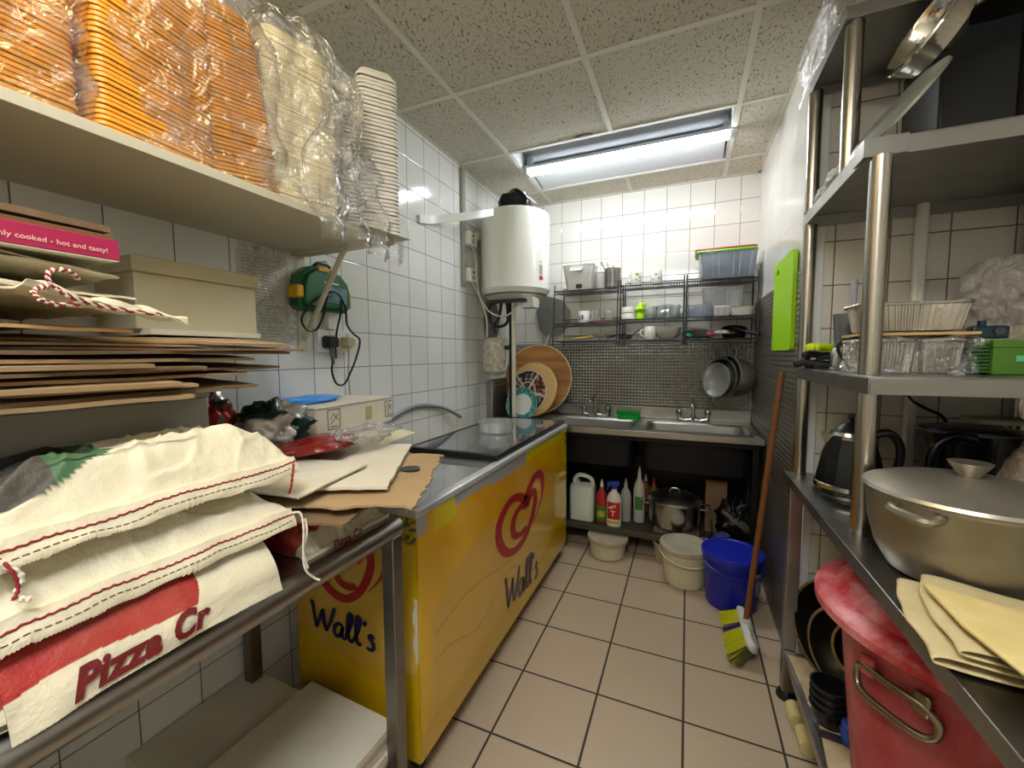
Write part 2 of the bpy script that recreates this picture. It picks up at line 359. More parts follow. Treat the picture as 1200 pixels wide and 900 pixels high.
# luminaire over the sink
tray = mat('light_tray_white', '#a4a7aa', .5); tube_m = mat('led_tube', '#ffffff', .4, emit=('#f6fbff', TUBE))
t = thing('ceiling_light', 'glowing strip light set in a recessed white tray above the sink', 'ceiling light', (cx+.6, cy+.9, ZC))
b = B()
b.box(lx0+.012, lx1-.012, ly0+.012, ly1-.012, ZC+.095, ZC+.105)
for a in ((lx0+.012, lx0+.018, ly0+.012, ly1-.012), (lx1-.018, lx1-.012, ly0+.012, ly1-.012), (lx0+.012, lx1-.012, ly0+.012, ly0+.018), (lx0+.012, lx1-.012, ly1-.018, ly1-.012)): b.box(*a, ZC, ZC+.1)
b.build('housing', tray, t)
b = B(); my = cy+.9
b.add([(lx0+.03, my+.01, ZC+.03), (lx1-.03, my+.01, ZC+.03), (lx1-.03, ly1-.02, ZC+.004), (lx0+.03, ly1-.02, ZC+.004), (lx0+.03, my+.01, ZC+.036), (lx1-.03, my+.01, ZC+.036), (lx1-.03, ly1-.02, ZC+.01), (lx0+.03, ly1-.02, ZC+.01)],
      [(0, 3, 2, 1), (4, 5, 6, 7), (0, 1, 5, 4), (2, 3, 7, 6), (1, 2, 6, 5), (3, 0, 4, 7)])
b.build('reflector', mat('reflector_panel', '#c2c5c8', .5), t)
ty, tz = 2.53, ZC-.022
b = B(); b.box(lx0+.02, lx1-.0, ty-.03, ty+.03, tz+.012, tz+.03); b.box(lx0+.03, lx0+.05, ty, my, tz+.03, ZC+.09); b.box(lx1-.05, lx1-.03, ty, my, tz+.03, ZC+.09); b.build('batten', tray, t)
b = B(); b.loft([(.565, .028, -.014, .01), (.565, .03, 0, .01), (.565, .03, .012, .01)], (cx+.612, ty, tz), capt=True); b.build('tube', tube_m, t)
b = B(); b.box(lx0+.02, lx0+.045, ty-.033, ty+.033, tz-.016, tz+.03); b.box(lx1-.02, lx1+.022, ty-.025, ty+.025, tz-.012, tz+.03); b.build('end_cap', mat('end_cap_grey', '#b9bbb8', .5), t)
# second luminaire, behind the camera: opal panel
t = thing('ceiling_light', 'square opal ceiling panel above the prep table', 'ceiling light', (cx+.3, ry0+.3, ZC))
B().box(lx0+.012, rx1-.012, ry0+.012, ry1-.012, ZC+.012, ZC+.06).build('housing', tray, t)
B().box(lx0+.02, rx1-.02, ry0+.02, ry1-.02, ZC+.002, ZC+.011).build('diffuser', mat('opal_diffuser', '#ffffff', .5, emit=('#ffe9b0', REAR)), t)

t = thing('ceiling_light', 'added unseen fill panel in the ceiling over the near end of the aisle', 'ceiling light', (cx+.9, cy-2.1, ZC))  # added panel, never in view: neutral fill for the whole room
B().box(rx1+.012, lx1-.012, cy-2.4+.012, cy-1.8-.012, ZC+.012, ZC+.06).build('housing', tray, t)
B().box(rx1+.02, lx1-.02, cy-2.4+.02, cy-1.8-.02, ZC+.002, ZC+.011).build('diffuser', mat('added_fill_diffuser', '#ffffff', .5, emit=('#f8faff', AISLE_FILL)), t)
# ------------------------------------------------------------ common materials
ss = mat('brushed_steel', '#a9a7a1', .3, 1, bump=(30, .12, .001, (1, 1, 18)), rvary=(9, .42))
ssd = mat('dull_steel', '#8d8b84', .38, 1, vary=(14, .5, '#6d6a62'), bump=(25, .15, .001, (18, 1, 1)))
chrome = mat('chrome', '#c9cacb', .14, 1)
alu = mat('aluminium', '#b4b3ae', .4, 1, vary=(20, .4, '#8f8d86'))
blackpl = mat('black_plastic', '#121314', .35)
blackm = mat('black_coated_steel', '#1d1e20', .4, .6)
whitepl = mat('white_plastic', '#e8e8e4', .35)
creampl = mat('cream_plastic', '#ddd5bb', .4)
card = mat('brown_cardboard', '#ab8f68', .85, vary=(8, .4, '#937851'), bump=(80, .1, .001))
cardd = mat('dark_cardboard', '#80674a', .85, vary=(10, .5, '#685238'))
cardw = mat('white_cardboard', '#d8d2c0', .75, vary=(6, .4, '#c2b99f'))
paper = mat('sack_paper', '#e6e0cc', .6, vcol=True, vary=(7, .12, '#b9ac88'), bump=(16, .9, .010))
filmg = clear('clear_bag_film', opac=.05, rough=.12, bump=(20, 1, .025), gloss=.42, vary=(10, .42))
filmo = clear('thin_bag_film', opac=.03, rough=.14, bump=(14, 1, .025), gloss=.32, vary=(7, .30))
glassm = clear('drinking_glass', opac=.12, rough=.03, gloss=.45, tint='#f6faf8', haze='#f2f6f4')
tubpl = clear('frosted_tub_plastic', opac=.3, rough=.2, gloss=.3, haze='#f2f4f2')
boxpl = clear('clear_box_plastic', opac=.3, rough=.15, gloss=.35, haze='#cfd6e2', tint='#dfe5f0')
thread_r = mat('red_thread', '#8e2028', .8); thread_w = mat('white_thread', '#e0d8c4', .8)
# ------------------------------------------------------------ wall shelf
WS = 1.675
t = thing('wall_shelf', 'long off-white board shelf fixed along the left tiled wall', 'shelf', (XL, .5, 1.655))
B().box(XL+.001, -.925, -.55, 1.155, 1.655, WS).build('board', mat('melamine_board', '#cdc9b2', .5, vary=(3, .35, '#b4af94'), bump=(50, .06, .001)), t, bevel=.001)
for y in (1.12, -.42):
    bk = B(); bk.box(XL+.001, XL+.006, y-.02, y+.02, 1.30, 1.655); bk.box(XL+.001, -1.08, y-.03, y-.006, 1.648, 1.6545)
    bk.tube([(-1.332, y+.01, 1.35), (-1.098, y-.018, 1.648)], .0095, 8); bk.build('bracket', mat('cream_steel', '#c7c1a6', .45), t)

# ------------------------------------------------------------ stacks of foam boxes on the shelf
orange = mat('amber_foam', '#f0ab3c', .45, vary=(6, .3, '#e6982a')); cream_foam = mat('cream_foam', '#efe3bb', .5); white_foam = mat('white_foam', '#e4e2da', .5)
def foam_tray(name, label, cat, m, hx, hy, h, rim):
    b = B()
    b.loft([(hx*.78, hy*.78, 0, .02), (hx*.82, hy*.82, .002, .02), (hx*.95, hy*.95, h, .02), (hx, hy, h, .018), (hx, hy, h+rim, .018), (hx*.94, hy*.94, h+rim, .018), (hx*.80, hy*.80, .005, .02)], capt=True)
    o = b.build(name, m); return tag(o, label, cat)
def stack(proto, base, n, pitch, tilt, label, group, flip=True, jit=.0016, rz=0, curve=0):
    ax = Euler((R(tilt[0]), R(tilt[1]), R(rz))).to_matrix()
    for k in range(n):
        o = proto.copy(); COL.objects.link(o)
        p = Vector(base)+ax @ Vector((random.uniform(-jit, jit)+curve*k*k, random.uniform(-jit, jit), k*pitch))
        o.location = p; e = Euler((R(tilt[0]+(180 if flip else 0)), R(tilt[1]), R(rz))); o.rotation_euler = e
        o['label'] = label; o['group'] = group
random.seed(4)
pt = foam_tray('foam_container', 'amber foam food box at the near end of the shelf, bagged in clear film', 'food container', orange, .105, .105, .022, .006)
G0 = 'amber foam boxes stacked on the wall shelf'
stack(pt, (-1.08, .285, WS+.032), 48, .0092, (0, 0), 'amber foam food box in the nearest bagged stack on the wall shelf', G0)
stack(pt, (-1.08, .505, WS+.032), 48, .0092, (0, 0), 'amber foam food box in the second bagged stack on the wall shelf', G0, rz=6)
stack(pt, (-1.10, .685, WS+.045), 42, .0092, (9, 0), 'amber foam food box in the leaning third stack, nearest the pale trays', G0, rz=-3)
bpy.data.objects.remove(pt)
pt = foam_tray('foam_container', 'x', 'food container', cream_foam, .10, .10, .024, .006)
stack(pt, (-1.075, .872, WS+.031), 62, .0071, (0, 0), 'cream foam tray in the bagged square stack on the wall shelf', 'cream foam trays on the wall shelf', rz=-14)
bpy.data.objects.remove(pt)
pt = foam_tray('foam_container', 'x', 'food container', white_foam, .062, .062, .022, .007)
stack(pt, (-.965, 1.118, WS+.030), 40, .0122, (0, 0), 'white foam tray in the unbagged ridged stack at the end of the wall shelf', 'white foam trays in the end stack on the wall shelf', rz=-38)
stack(pt, (-1.062, 1.046, WS+.030), 36, .0122, (0, 0), 'white foam tray in the ridged stack between the cream trays and the end stack', 'white foam trays in the inner stack on the wall shelf', rz=-38)
bpy.data.objects.remove(pt)
def bag(name, label, c, h, hx, hy, m, seed=0, top=.5, puff=.02, rz=0, wr=.022, n=56, open_top=False, skirt=0):
    """crumpled film bag around things: a rounded box blown out and wrinkled, gathered at the top"""
    b = B(); rng = seed*7.3
    def fn(u, v):
        a = u*2*math.pi; cx_, sy_ = math.cos(a), math.sin(a)
        p = 5; k = (abs(cx_)**p+abs(sy_)**p)**(-1/p)
        s = 1 if v < top else 1-.55*((v-top)/(1-top))**1.5
        w_ = wr*(nz(cx_*2+rng, sy_*2, v*5, 1.3)+.6*nz(cx_*5+rng, sy_*5, v*9+rng, 1.7))
        w_ += wr*.5*math.sin(a*9+3*nz(v*4, rng))*v
        x = (hx+puff+w_)*k*cx_*s; y = (hy+puff+w_)*k*sy_*s
        z = h*v+.01*nz(cx_*3, sy_*3, v*4+rng)*(v > .02)
        if skirt and v < .02: z -= 0
        return (x, y, z)
    b.grid(fn, n*2, n)
    o = b.build(name, m, ang=180); o.location = c; o.rotation_euler = (0, 0, R(rz)); return tag(o, label, 'bag')
bag('plastic_bag', 'clear bag draped over the nearest amber foam boxes', (-1.085, .29, WS+.002), .50, .118, .128, filmo, 1, .8, .006, wr=.016)
bag('plastic_bag', 'clear bag around the second and third stacks of amber foam boxes', (-1.09, .60, WS+.002), .52, .118, .185, filmo, 2, .7, .008, wr=.018)
bag('plastic_bag', 'large crinkled clear bag over the cream foam trays, hanging off the shelf', (-1.07, .875, WS+.002), .54, .118, .112, filmg, 3, .8, .008, rz=-18, wr=.016)
# the loose mouth of that bag hangs over the shelf edge in front of the ridged stack
b = B()
def drape(u, v):
    y = .80+.40*u*(.55+.45*v)+.03*math.sin(v*7+u*3); z = 2.08-.49*v-.05*math.sin(u*3.1)*(1-v); x = -.915+.05*math.sin(u*2.6+1)*(1-v*.4)+.03*nz(u*6, v*7, 1)+.012*math.sin(u*24+v*6)
    return (x, y+.02*nz(u*5, v*6, 3), z)
b.grid(drape, 50, 50); tag(b.build('plastic_bag_flap', filmg, ang=180), 'torn sheet of clear film hanging in front of the white ridged trays', 'plastic sheet')
t = tag(B().box(-1.22, -1.02, .775, .79, WS, WS+.10).build('menu_board', blackpl, bevel=.003), 'black board wedged between the amber boxes and the cream trays', 'board')
tag(B().prism([(-1.32, .99), (-.905, .99), (-.878, 1.185), (-.98, 1.195), (-1.05, 1.215), (-1.32, 1.17)], lambda x, y, z: (x, y, WS+.0001+z*.5), .0014).build('foam_sheet', white_foam), 'thin white foam sheet under the trays, jutting past the end of the shelf', 'sheet')
# ------------------------------------------------------------ left table
t = thing('prep_table', 'long stainless steel prep table with a rolled front edge by the freezer', 'table', (-1.0, .2, 0))
b = B(); b.box(XL+.01, -.72, -.7, .865, .812, .848); b.build('table_top', ss, t, bevel=.002)
b = B(); b.tube([(-.712, -.7, .823), (-.712, .865, .823)], .027, 20); b.build('rolled_edge', ss, t)
for (x, y) in ((-.702, .835), (-1.28, .835), (-.702, -.6), (-1.28, -.6)):
    lg = B().box(x-.019, x+.019, y-.019, y+.019, .03, .812).build('leg', ssd, t, bevel=.003)
    B().cyl((x, y, 0), (x, y, .03), .024, .02, 16).build('foot', blackpl, lg)
b = B(); b.box(XL+.02, -.76, -.65, .855, .145, .165); b.build('undershelf', ssd, t)
# cream flour sacks / card flats on the undershelf
def flats(name, label, cat, c, sz, rz, n, m, th, seed=1, group=None):
    random.seed(seed); t = None
    for k in range(n):
        x, y = random.uniform(-.006, .006), random.uniform(-.006, .006)
        b = B().ob((0, 0, th/2), (sz[0], sz[1], th*.93))
        o = b.build(name, m, bevel=.0015); o.location = (c[0]+x, c[1]+y, c[2]+k*th); o.rotation_euler = (0, 0, R(rz+random.uniform(-1.5, 1.5)))
        tag(o, label, cat, group)
flats('pizza_box', 'flat cream pizza box in the taller pile under the prep table, nearest the freezer', 'pizza box', (-.897, .655, .166), (.33, .40), -3, 5, cardw, .022, 3, 'flat pizza boxes in the taller pile under the table')
flats('pizza_box', 'flat cream pizza box in the shadowed pile at the back under the prep table', 'pizza box', (-1.20, .69, .166), (.25, .34), -3, 3, cardw, .022, 5, 'flat pizza boxes in the back pile under the table')

# ------------------------------------------------------------ flour sacks
CW, RED, GRN, BLK = C3('#dcd4b8'), C3('#a31f1a'), C3('#1f5a34'), C3('#23262a')
def sack(name, label, x0, x1, y0, y1, z0, z1f, h, seed, colfn, yaw=0, flap=.035, tilt=0, back_drop=0, nu=150, nv=110, topf=None, seam=True, front_h=.0):
    """paper sack lying on its side, sewn end towards +x. z0 underside, z1f height of the sewn seam above z0"""
    root = thing(name, label, 'flour sack', ((x0+x1)/2, (y0+y1)/2, z0)); b = B(); W = y1-y0; Lx = x1-x0
    def prof(u, v):
        e = 1-abs(2*u-1)**4.5; f = 1-sstep(.70, 1.0, v)**1.3; bk = sstep(-.02, .12, v)
        return h*(max(e, 0)**.5)*(.25+.75*bk)*(f if not front_h else max(f, 0))
    def cr(a, k): return k*max(0, 1-abs(a)*9)
    def top(u, v):
        w_ = cr(nz(u*2.6+seed, v*2.2+u, seed*3), .010)+cr(nz(u*4+v*3, v*3-u*2+seed, seed*5), .005)+cr(nz(u*6+seed, v*2.5, 1.7), .003)*sstep(.6, .95, v)+.008*nz(u*4+seed, v*4, seed, 1)+.012*(.5-abs(nz(u*3.5+seed*2, v*5, seed+3)))*sstep(.3, .9, v)+.006*(.4-abs(nz(u*9+seed, v*7+u*4, 5)))
        t_ = prof(u, v); z = z0+z1f*sstep(.55, 1, v)+t_+w_*min(1, t_/.02+.2)
        if topf: z = topf(u, v, z)
        return Vector((x0+Lx*v+.006*nz(u*5, seed)*(v > .8), y0+W*u+.004*nz(v*6, seed, 2), z+tilt*(u-.5)))
    def bot(u, v):
        e = 1-abs(2*u-1)**6; t_ = prof(u, v)
        z = z0+z1f*sstep(.6, 1, v)-.004*(v > .95)+(1-max(e, 0)**.4)*min(h*.45, t_+.001)
        p = top(u, v); return Vector((p.x, p.y, min(z+tilt*(u-.5), p.z-.0012)))
    b.grid(top, nu, nv, 0, lambda u, v: colfn(u, v, True)); b.grid(lambda u, v: bot(1-u, v), nu, nv, 0, lambda u, v: colfn(1-u, v, False))
    for s_ in (0, 1):
        b.grid(lambda u, v: (top(s_, v).lerp(bot(s_, v), u if s_ else 1-u)), 2, nv, 0, lambda u, v: CW)
    b.grid(lambda u, v: top(v, 0).lerp(bot(v, 0), u), 2, nu, 0, lambda u, v: CW)
    b.build('body', paper, root, ang=60)
    # sewn hem: a doubled strip bent down past the seam, serrated
    b = B(); n = 110
    def hem(u, v):
        p = top(u, 1); zig = .0035*((u*n) % 1) if v > .99 else 0
        return (p.x+flap*.45*v-zig*.3, p.y, p.z-flap*.9*v+.003-zig+.004*nz(u*9, v*2, seed))
    b.grid(hem, n*2, 5, 0, lambda u, v: CW if v < .97 else mix3(CW, C3('#8a7a58'), .4), th=.0016)
    b.build('sewn_hem', paper, root)
    if seam:
        b = B(); pts = []
        for i in range(111):
            u = i/110; p = Vector(hem(u, .38)); pts.append(p+Vector((.0016, 0, .001+.0012*math.sin(i*2.2))))
        b.tube(pts, .0016, 5); b.build('stitching', thread_r, root)
        b = B(); P2 = [Vector(hem(i/140, .72))+Vector((.0018, 0, .0006)) for i in range(141)]
        for i in range(0, 138, 3): b.tube(P2[i:i+3], .0009, 4)
        b.build('second_stitching', mat('brown_thread', '#6e5330', .8), root, kind='stuff')
    return root, hem
def tail(root, p, pts, m, r=.0028):
    b = B(); P = smooth_pts([Vector(p)+Vector(q) for q in pts], 10); b.tube(P, [r*(1+.25*math.sin(i*1.7)) for i in range(len(P))], 6); b.build('thread_tail', m, root)
def inside(px, py, poly):
    c = False; j = len(poly)-1
    for i in range(len(poly)):
        xi, yi = poly[i]; xj, yj = poly[j]
        if (yi > py) != (yj > py) and px < (xj-xi)*(py-yi)/(yj-yi)+xi: c = not c
        j = i
    return c
# bottom sack: red block and lettering
def colC(u, v, top_):
    if top_ and .50 < v < .93 and u < .60-.1*abs(v-.7): return RED
    return CW
rC, hemC = sack('flour_sack', 'lowest white flour sack in the front pile, red block and Pizza lettering', -1.0, -.70, .165, .515, .85, .012, .098, 3.1, colC, flap=.0, seam=False)
# its folded front end, standing on the table edge, carries the lettering
def fC(u, v):
    y = .17+.325*u; bulge = .012*math.sin(math.pi*v)+.004*nz(u*6, v*3, 9)
    return (-.755+.085*v**.7+bulge, y, .962+.008*math.sin(u*3)-.107*v+.0012*((u*60) % 1)*(v > .97))
b = B(); b.grid(fC, 260, 70, 0, lambda u, v: RED if (v < .60-.04*math.sin(u*9) and u < .60+.03*math.sin(v*5)) else CW, th=.003)
fl = b.build('printed_end_flap', paper, rC)
b = B()
def onC(x, y, z):
    u = .15+x/.325; v = .93-y/.10; p = Vector(fC(u, v)); return p+Vector((.0045+z, 0, .002))
text(b, 'Pizza Cr', onC, .042, .35, .0019, .0008, space=1.06)
b.build('lettering', mat('dark_red_print', '#6b1417', .6), rC)
b = B(); 
for pp in ([(.0, .02), (.006, 0), (.013, -.004), (.016, .006), (.008, .006), (.004, -.004)], [(-.012, .012), (.01, .026), (.03, .024)]):
    b.stroke(pp, .0016, lambda x, y, z: (-.80+.0+(-y)*1.0+.02, .455+x, .962+z), .0006)
b.build('pen_mark', blackpl, rC)
def colB(u, v, top_): return CW
rB, hemB = sack('flour_sack', 'plain white flour sack in the middle of the front pile', -1.0, -.715, .15, .555, .948, .03, .07, 7.7, colB, flap=.036)
def colA(u, v, top_):
    if top_ and v < .90-.55*max(0, u-.16) and u < .46-.10*v: return GRN if (u > .20 and v > .70) or (u > .37) else BLK
    return CW
rA, hemA = sack('flour_sack', 'topmost white flour sack with black and green print, sewn edge forward', -1.0, -.745, .17, .59, 1.02, .045, .105, 12.4, colA, flap=.036, tilt=.01)
p = hemA(0.03, .3); tail(rA, p, [(.004, 0, 0), (.02, .006, -.012), (.026, .016, -.03), (.03, .01, -.05), (.036, .02, -.058)], thread_w, .0032)
tail(rA, p, [(.006, 0, 0), (.026, .008, -.016), (.03, .012, -.04), (.034, .006, -.052)], thread_r, .002)
p = hemA(.99, .3); tail(rA, p, [(.0, 0, 0), (.012, -.012, -.02), (.016, -.02, -.045), (.012, -.022, -.06)], thread_r, .0024)
p = hemB(.99, .3); tail(rB, p, [(.0, 0, 0), (.014, .01, .0), (.022, .01, -.03), (.026, .004, -.075), (.030, .01, -.11)], thread_w, .0022)
# smaller sack beside the pile, nearer the freezer
def colD(u, v, top_):
    if top_ and .42 < v < .90 and u < .58: return RED
    if top_ and v < .6 and u > .7: return C3('#b9b9b0')
    return CW
rD, hemD = sack('flour_sack', 'small white flour sack with a red block, alone at the freezer end of the table', -1.02, -.735, .60, .862, .85, .0, .085, 21.0, colD, flap=.026, seam=False)
b = B(); text(b, 'Pizza Cr', lambda x, y, z: (-.735+.010+(.020-y)*.4, .66+x, .848+y*.9+z), .026, .35, .0007, .0006); b.build('lettering', mat('dark_red_print'), rD)
b = B(); P = smooth_pts([(-.70, .575, .955), (-.688, .568, .93), (-.690, .560, .89), (-.683, .558, .86), (-.677, .572, .838), (-.668, .578, .832)], 8); b.tube(P, .0023, 6)
b.build('thread_tail', thread_w, rD)

# ------------------------------------------------------------ grey case and the pile of flattened boxes on it
t = thing('storage_case', 'plain grey metal case standing behind the flour sacks', 'storage case', (-1.17, .28, .85))
B().box(-1.335, -1.005, -.10, .585, .85, 1.19).build('body', mat('grey_painted_metal', '#98968c', .45, .1, vary=(5, .4, '#807d73'), bump=(30, .1, .001)), t, bevel=.004)
B().box(-1.337, -1.001, -.103, .588, 1.19, 1.206).build('lid', mat('grey_painted_metal'), t, bevel=.003)
def sheet(name, label, cat, c, sx, sy, m, rz=0, droop=.05, th=.004, sag=0, seed=0, tear=0, group=None, ry=0, slots=0, bend=.0):
    """corrugated sheet, front (+x) edge drooping"""
    b = B()
    def fn(u, v):
        x = (u-.5)*sx; y = (v-.5)*sy
        if tear: x += tear*(nz(v*4, seed)+.6*nz(v*13, seed+2)+.35*nz(v*31, seed))*(u > .9); y += tear*(nz(u*4, seed+4)+.6*nz(u*15, seed+1))*(v > .92 or v < .08)
        z = -droop*max(0, u-.35)**1.6+sag*math.sin(v*3+seed)+.0025*nz(u*3, v*4, seed)-bend*max(0, v-.6)**2
        return (x, y, z)
    b.grid(fn, 26, 26, th=th); o = b.build(name, m, ang=50); o.location = c; o.rotation_euler = (0, R(ry), R(rz)); return tag(o, label, cat, group)
G1 = 'flattened brown boxes piled on the grey case'
L1 = 'flattened brown cardboard box in the drooping pile on the grey case'
sheet('flattened_box', L1, 'cardboard', (-1.10, .23, 1.222), .50, .50, card, -4, .02, .007, group=G1, seed=1)
sheet('flattened_box', L1, 'cardboard', (-1.11, .33, 1.236), .50, .54, cardd, 5, .035, .006, group=G1, seed=2, tear=.01)
sheet('flattened_box', L1, 'cardboard', (-1.09, .20, 1.251), .50, .50, card, -2, .03, .007, group=G1, seed=3)
sheet('flattened_box', L1, 'cardboard', (-1.10, .36, 1.268), .48, .60, cardd, 8, .02, .005, group=G1, seed=4, tear=.008)
sheet('flattened_box', L1, 'cardboard', (-1.09, .18, 1.283), .50, .44, card, 3, .03, .006, group=G1, seed=5)
sheet('flattened_box', L1, 'cardboard', (-1.10, .42, 1.297), .46, .62, cardd, -6, .0, .004, group=G1, seed=6, tear=.012)
sheet('flattened_box', L1, 'cardboard', (-1.12, .40, 1.311), .44, .66, card, 9, .015, .004, group=G1, seed=7)
sheet('flattened_box', 'long brown cardboard sheet on top of the pile, reaching towards the sockets', 'cardboard', (-1.13, .42, 1.326), .40, .62, card, -9, .03, .004, seed=8)
sheet('card_tray', 'pale tan card sheet with its front corner up, under the folded sacks', 'cardboard', (-1.08, .20, 1.341), .46, .36, mat('tan_card', '#d0aa70', .8), 2, .03, .005, seed=9)
for k, (y_, z_, sy_, m_, rz_) in enumerate(((.27, 1.229, .52, cardd, 2), (.25, 1.243, .50, card, -6), (.30, 1.259, .56, card, 4), (.26, 1.275, .50, cardd, -3), (.30, 1.290, .60, card, 2), (.36, 1.304, .66, cardd, 3))):
    sheet('flattened_box', L1, 'cardboard', (-1.105, y_, z_), .48, sy_, m_, rz_, .025, .0055, group=G1, seed=50+k, tear=.006)
# folded empty sacks
def folded(name, label, c, sx, sy, h, seed, layers=3, rz=0, group=None):
    root = thing(name, label, 'paper sack', c, group)
    for k in range(layers):
        b = B(); z = c[2]+h*k/layers
        def fn(u, v):
            s = 1-.05*k; return (c[0]+(u-.5)*sx*s, c[1]+(v-.5)*sy*s+.01*k, z+.006*nz(u*4, v*4, seed+k)+.003*nz(u*10, v*10, seed)+.014*sstep(.75, 1, u)*math.sin(v*3+k)+h/layers*.45)
        b.grid(fn, 30, 30, 0, lambda u, v: mix3(CW, C3('#8f8a78'), .35 if k < 2 else .1), th=.003); b.build('fold', paper, root, ang=70)
    return root
rF = folded('folded_sack', 'folded empty paper sack with red edging, on the card sheets', (-1.05, .22, 1.352), .44, .34, .05, 4.0)
P = smooth_pts([(-.80, .40, 1.350), (-.795, .35, 1.353), (-.79, .315, 1.357), (-.785, .285, 1.366), (-.785, .268, 1.382), (-.79, .272, 1.397), (-.80, .292, 1.402), (-.82, .31, 1.396)], 10)
Pb = smooth_pts([(-.79, .305, 1.358), (-.785, .275, 1.352), (-.785, .258, 1.358), (-.79, .255, 1.368), (-.80, .268, 1.376), (-.82, .28, 1.376)], 10)
for nm, m_, ph in (('red_strand', thread_r, 0), ('white_strand', thread_w, math.pi)):
    b = B()
    for PP in (P, Pb): b.tube([p+Vector((0, .0016*math.cos(i*1.3+ph), .0016*math.sin(i*1.3+ph))) for i, p in enumerate(PP)], .0022, 6)
    b.build(nm, m_, rF)
rF2 = folded('folded_sack', 'creased grey-white paper sack directly beneath the pink pizza box', (-1.08, .20, 1.405), .42, .36, .030, 9.0, 2)
b = B()
def fl2(u, v): return (-.86+.05*math.sin(v*3.0)*(1-u)+.02*u, .27+.19*u-.03*v*(1-u), 1.385-.012*v-.035*u+.010*nz(u*5, v*3))
b.grid(fl2, 30, 8, 0, lambda u, v: CW, th=.003); b.build('loose_flap', paper, rF2)
# pink pizza box with printed side
t = thing('pizza_box', 'bright pink pizza box with white lettering on its side, on the folded sacks', 'pizza box', (-1.05, .16, 1.437))
pk = mat('pink_print_card', '#ad2350', .5)
B().box(-1.249, -.853, -.039, .374, 1.435, 1.4365).build('base', mat('white_cardboard'), t)
B().box(-1.25, -.852, -.04, .375, 1.437, 1.468).build('tray', pk, t, bevel=.001)
b = B(); text(b, 'freshly cooked - hot and tasty!', lambda x, y, z: (-.8512+z, .360+x, 1.446+y), 0.0100, 0, .0002, .0006, align='RIGHT', space=1.04); b.build('lettering', mat('pale_pink_print', '#e8b9ae', .6), t)
B().box(-1.25, -.856, -.04, .370, 1.4682, 1.4755).build('lid', mat('brown_card_edge', '#7a5332', .8), t)
sheet('flattened_box', 'brown card lid, uppermost of the left-hand pile, over the pink box', 'cardboard', (-1.07, .155, 1.490), .44, .41, cardd, 2, .0, .010, seed=11)
# cream carton against the wall
t = thing('carton', 'cream lidded carton against the tiles beyond the pink pizza box', 'carton', (-1.24, .67, 1.345))
crm = mat('cream_carton', '#c3bb99', .7, vary=(6, .3, '#aca27d'))
B().box(-1.328, -1.155, .53, .815, 1.345, 1.475).build('body', crm, t, bevel=.002)
B().box(-1.332, -1.148, .525, .822, 1.475, 1.512).build('lid', crm, t, bevel=.003)
B().box(-1.330, -1.12, .54, .80, 1.332, 1.345).build('base_flap', mat('light_print_card', '#d4cdb6', .7), t)
# ------------------------------------------------------------ things on the table beyond the sacks
sheet('flattened_box', 'torn brown cardboard with a round black spot, jutting over the freezer lid', 'cardboard', (-.86, .80, .966), .52, .46, card, 24, .015, .005, seed=21, tear=.03)
sheet('flattened_box', 'dark underside cardboard, lowest of the stack on the small sack', 'cardboard', (-.90, .76, .950), .44, .42, cardd, 14, .02, .006, seed=22, tear=.015)
sheet('flattened_box', 'folded white-faced cardboard with red print, topmost of the stack by the freezer', 'cardboard', (-.92, .84, .984), .40, .46, cardw, 30, .01, .007, seed=23, tear=.008)
sheet('flattened_box', 'white card panel on top of the folded cardboard, near the dough packs', 'cardboard', (-.90, .68, 1.000), .30, .26, cardw, 12, .015, .004, seed=24)
tag(B().cyl((-.705, .925, .9662), (-.705, .925, .9672), .026, n=24).build('black_sticker', mat('dark_print', '#3a3834', .6)), 'round black spot on the torn brown cardboard', 'sticker')
# carton of jars with blue bag
t = thing('carton', 'white corrugated carton with black printed seals on its sides, behind the cardboard', 'carton', (-1.21, 1.12, 1.0))
wc = mat('white_corrugated', '#d6d0bf', .7, vary=(8, .25, '#bfb79f'))
Mx = Matrix.Translation((-1.20, 1.14, 1.015)) @ Matrix.Rotation(R(4), 4, 'Z')
b = B(); b.box(-.115, .10, -.20, .20, 0, .094, 0, Mx); b.build('body', wc, t, bevel=.002)
b = B(); b.box(-.117, .103, -.203, .203, .094, .099, 0, Mx); b.build('lid', wc, t, bevel=.001)
pr = mat('black_ink', '#2a2825', .7); b = B()
def onb(x, y, z): return Mx @ Vector((.1005+z, x, y))
def ring(b, cx_, cy_, r, w_, fn, n=20, mi=0): b.stroke([(cx_+r*math.cos(2*math.pi*k/n), cy_+r*math.sin(2*math.pi*k/n)) for k in range(n+1)], w_, fn, .0006, mi, 2)
for (x, y, s_) in ((-.15, .02, .055), (.155, .02, .052)):
    b = B()
    for q in (((0, 0), (s_, 0)), ((s_, 0), (s_, 1.2*s_)), ((s_, 1.2*s_), (0, 1.2*s_)), ((0, 1.2*s_), (0, 0)), ((.2*s_, .3*s_), (.85*s_, .9*s_)), ((.2*s_, .6*s_), (.5*s_, 1.0*s_)), ((.2*s_, .15*s_), (.8*s_, .15*s_)), ((.5*s_, .9*s_), (.85*s_, .5*s_))):
        b.stroke([(x+q[0][0], y+q[0][1]), (x+q[1][0], y+q[1][1])], .0022, onb, .0006, 0, 2)
    b.build('printed_seal', pr, t)
b = B()
def onn(x, y, z): return Mx @ Vector((x, -.2005-z, y))
ring(b, .045, .05, .026, .004, onn); ring(b, .045, .05, .017, .002, onn); text(b, 'US', lambda x, y, z: onn(-.085+x, .022+y, z), .04, 0, .002); b.stroke([(.03, .03), (.045, .062), (.06, .03)], .005, onn)
b.build('printed_crest', pr, t)
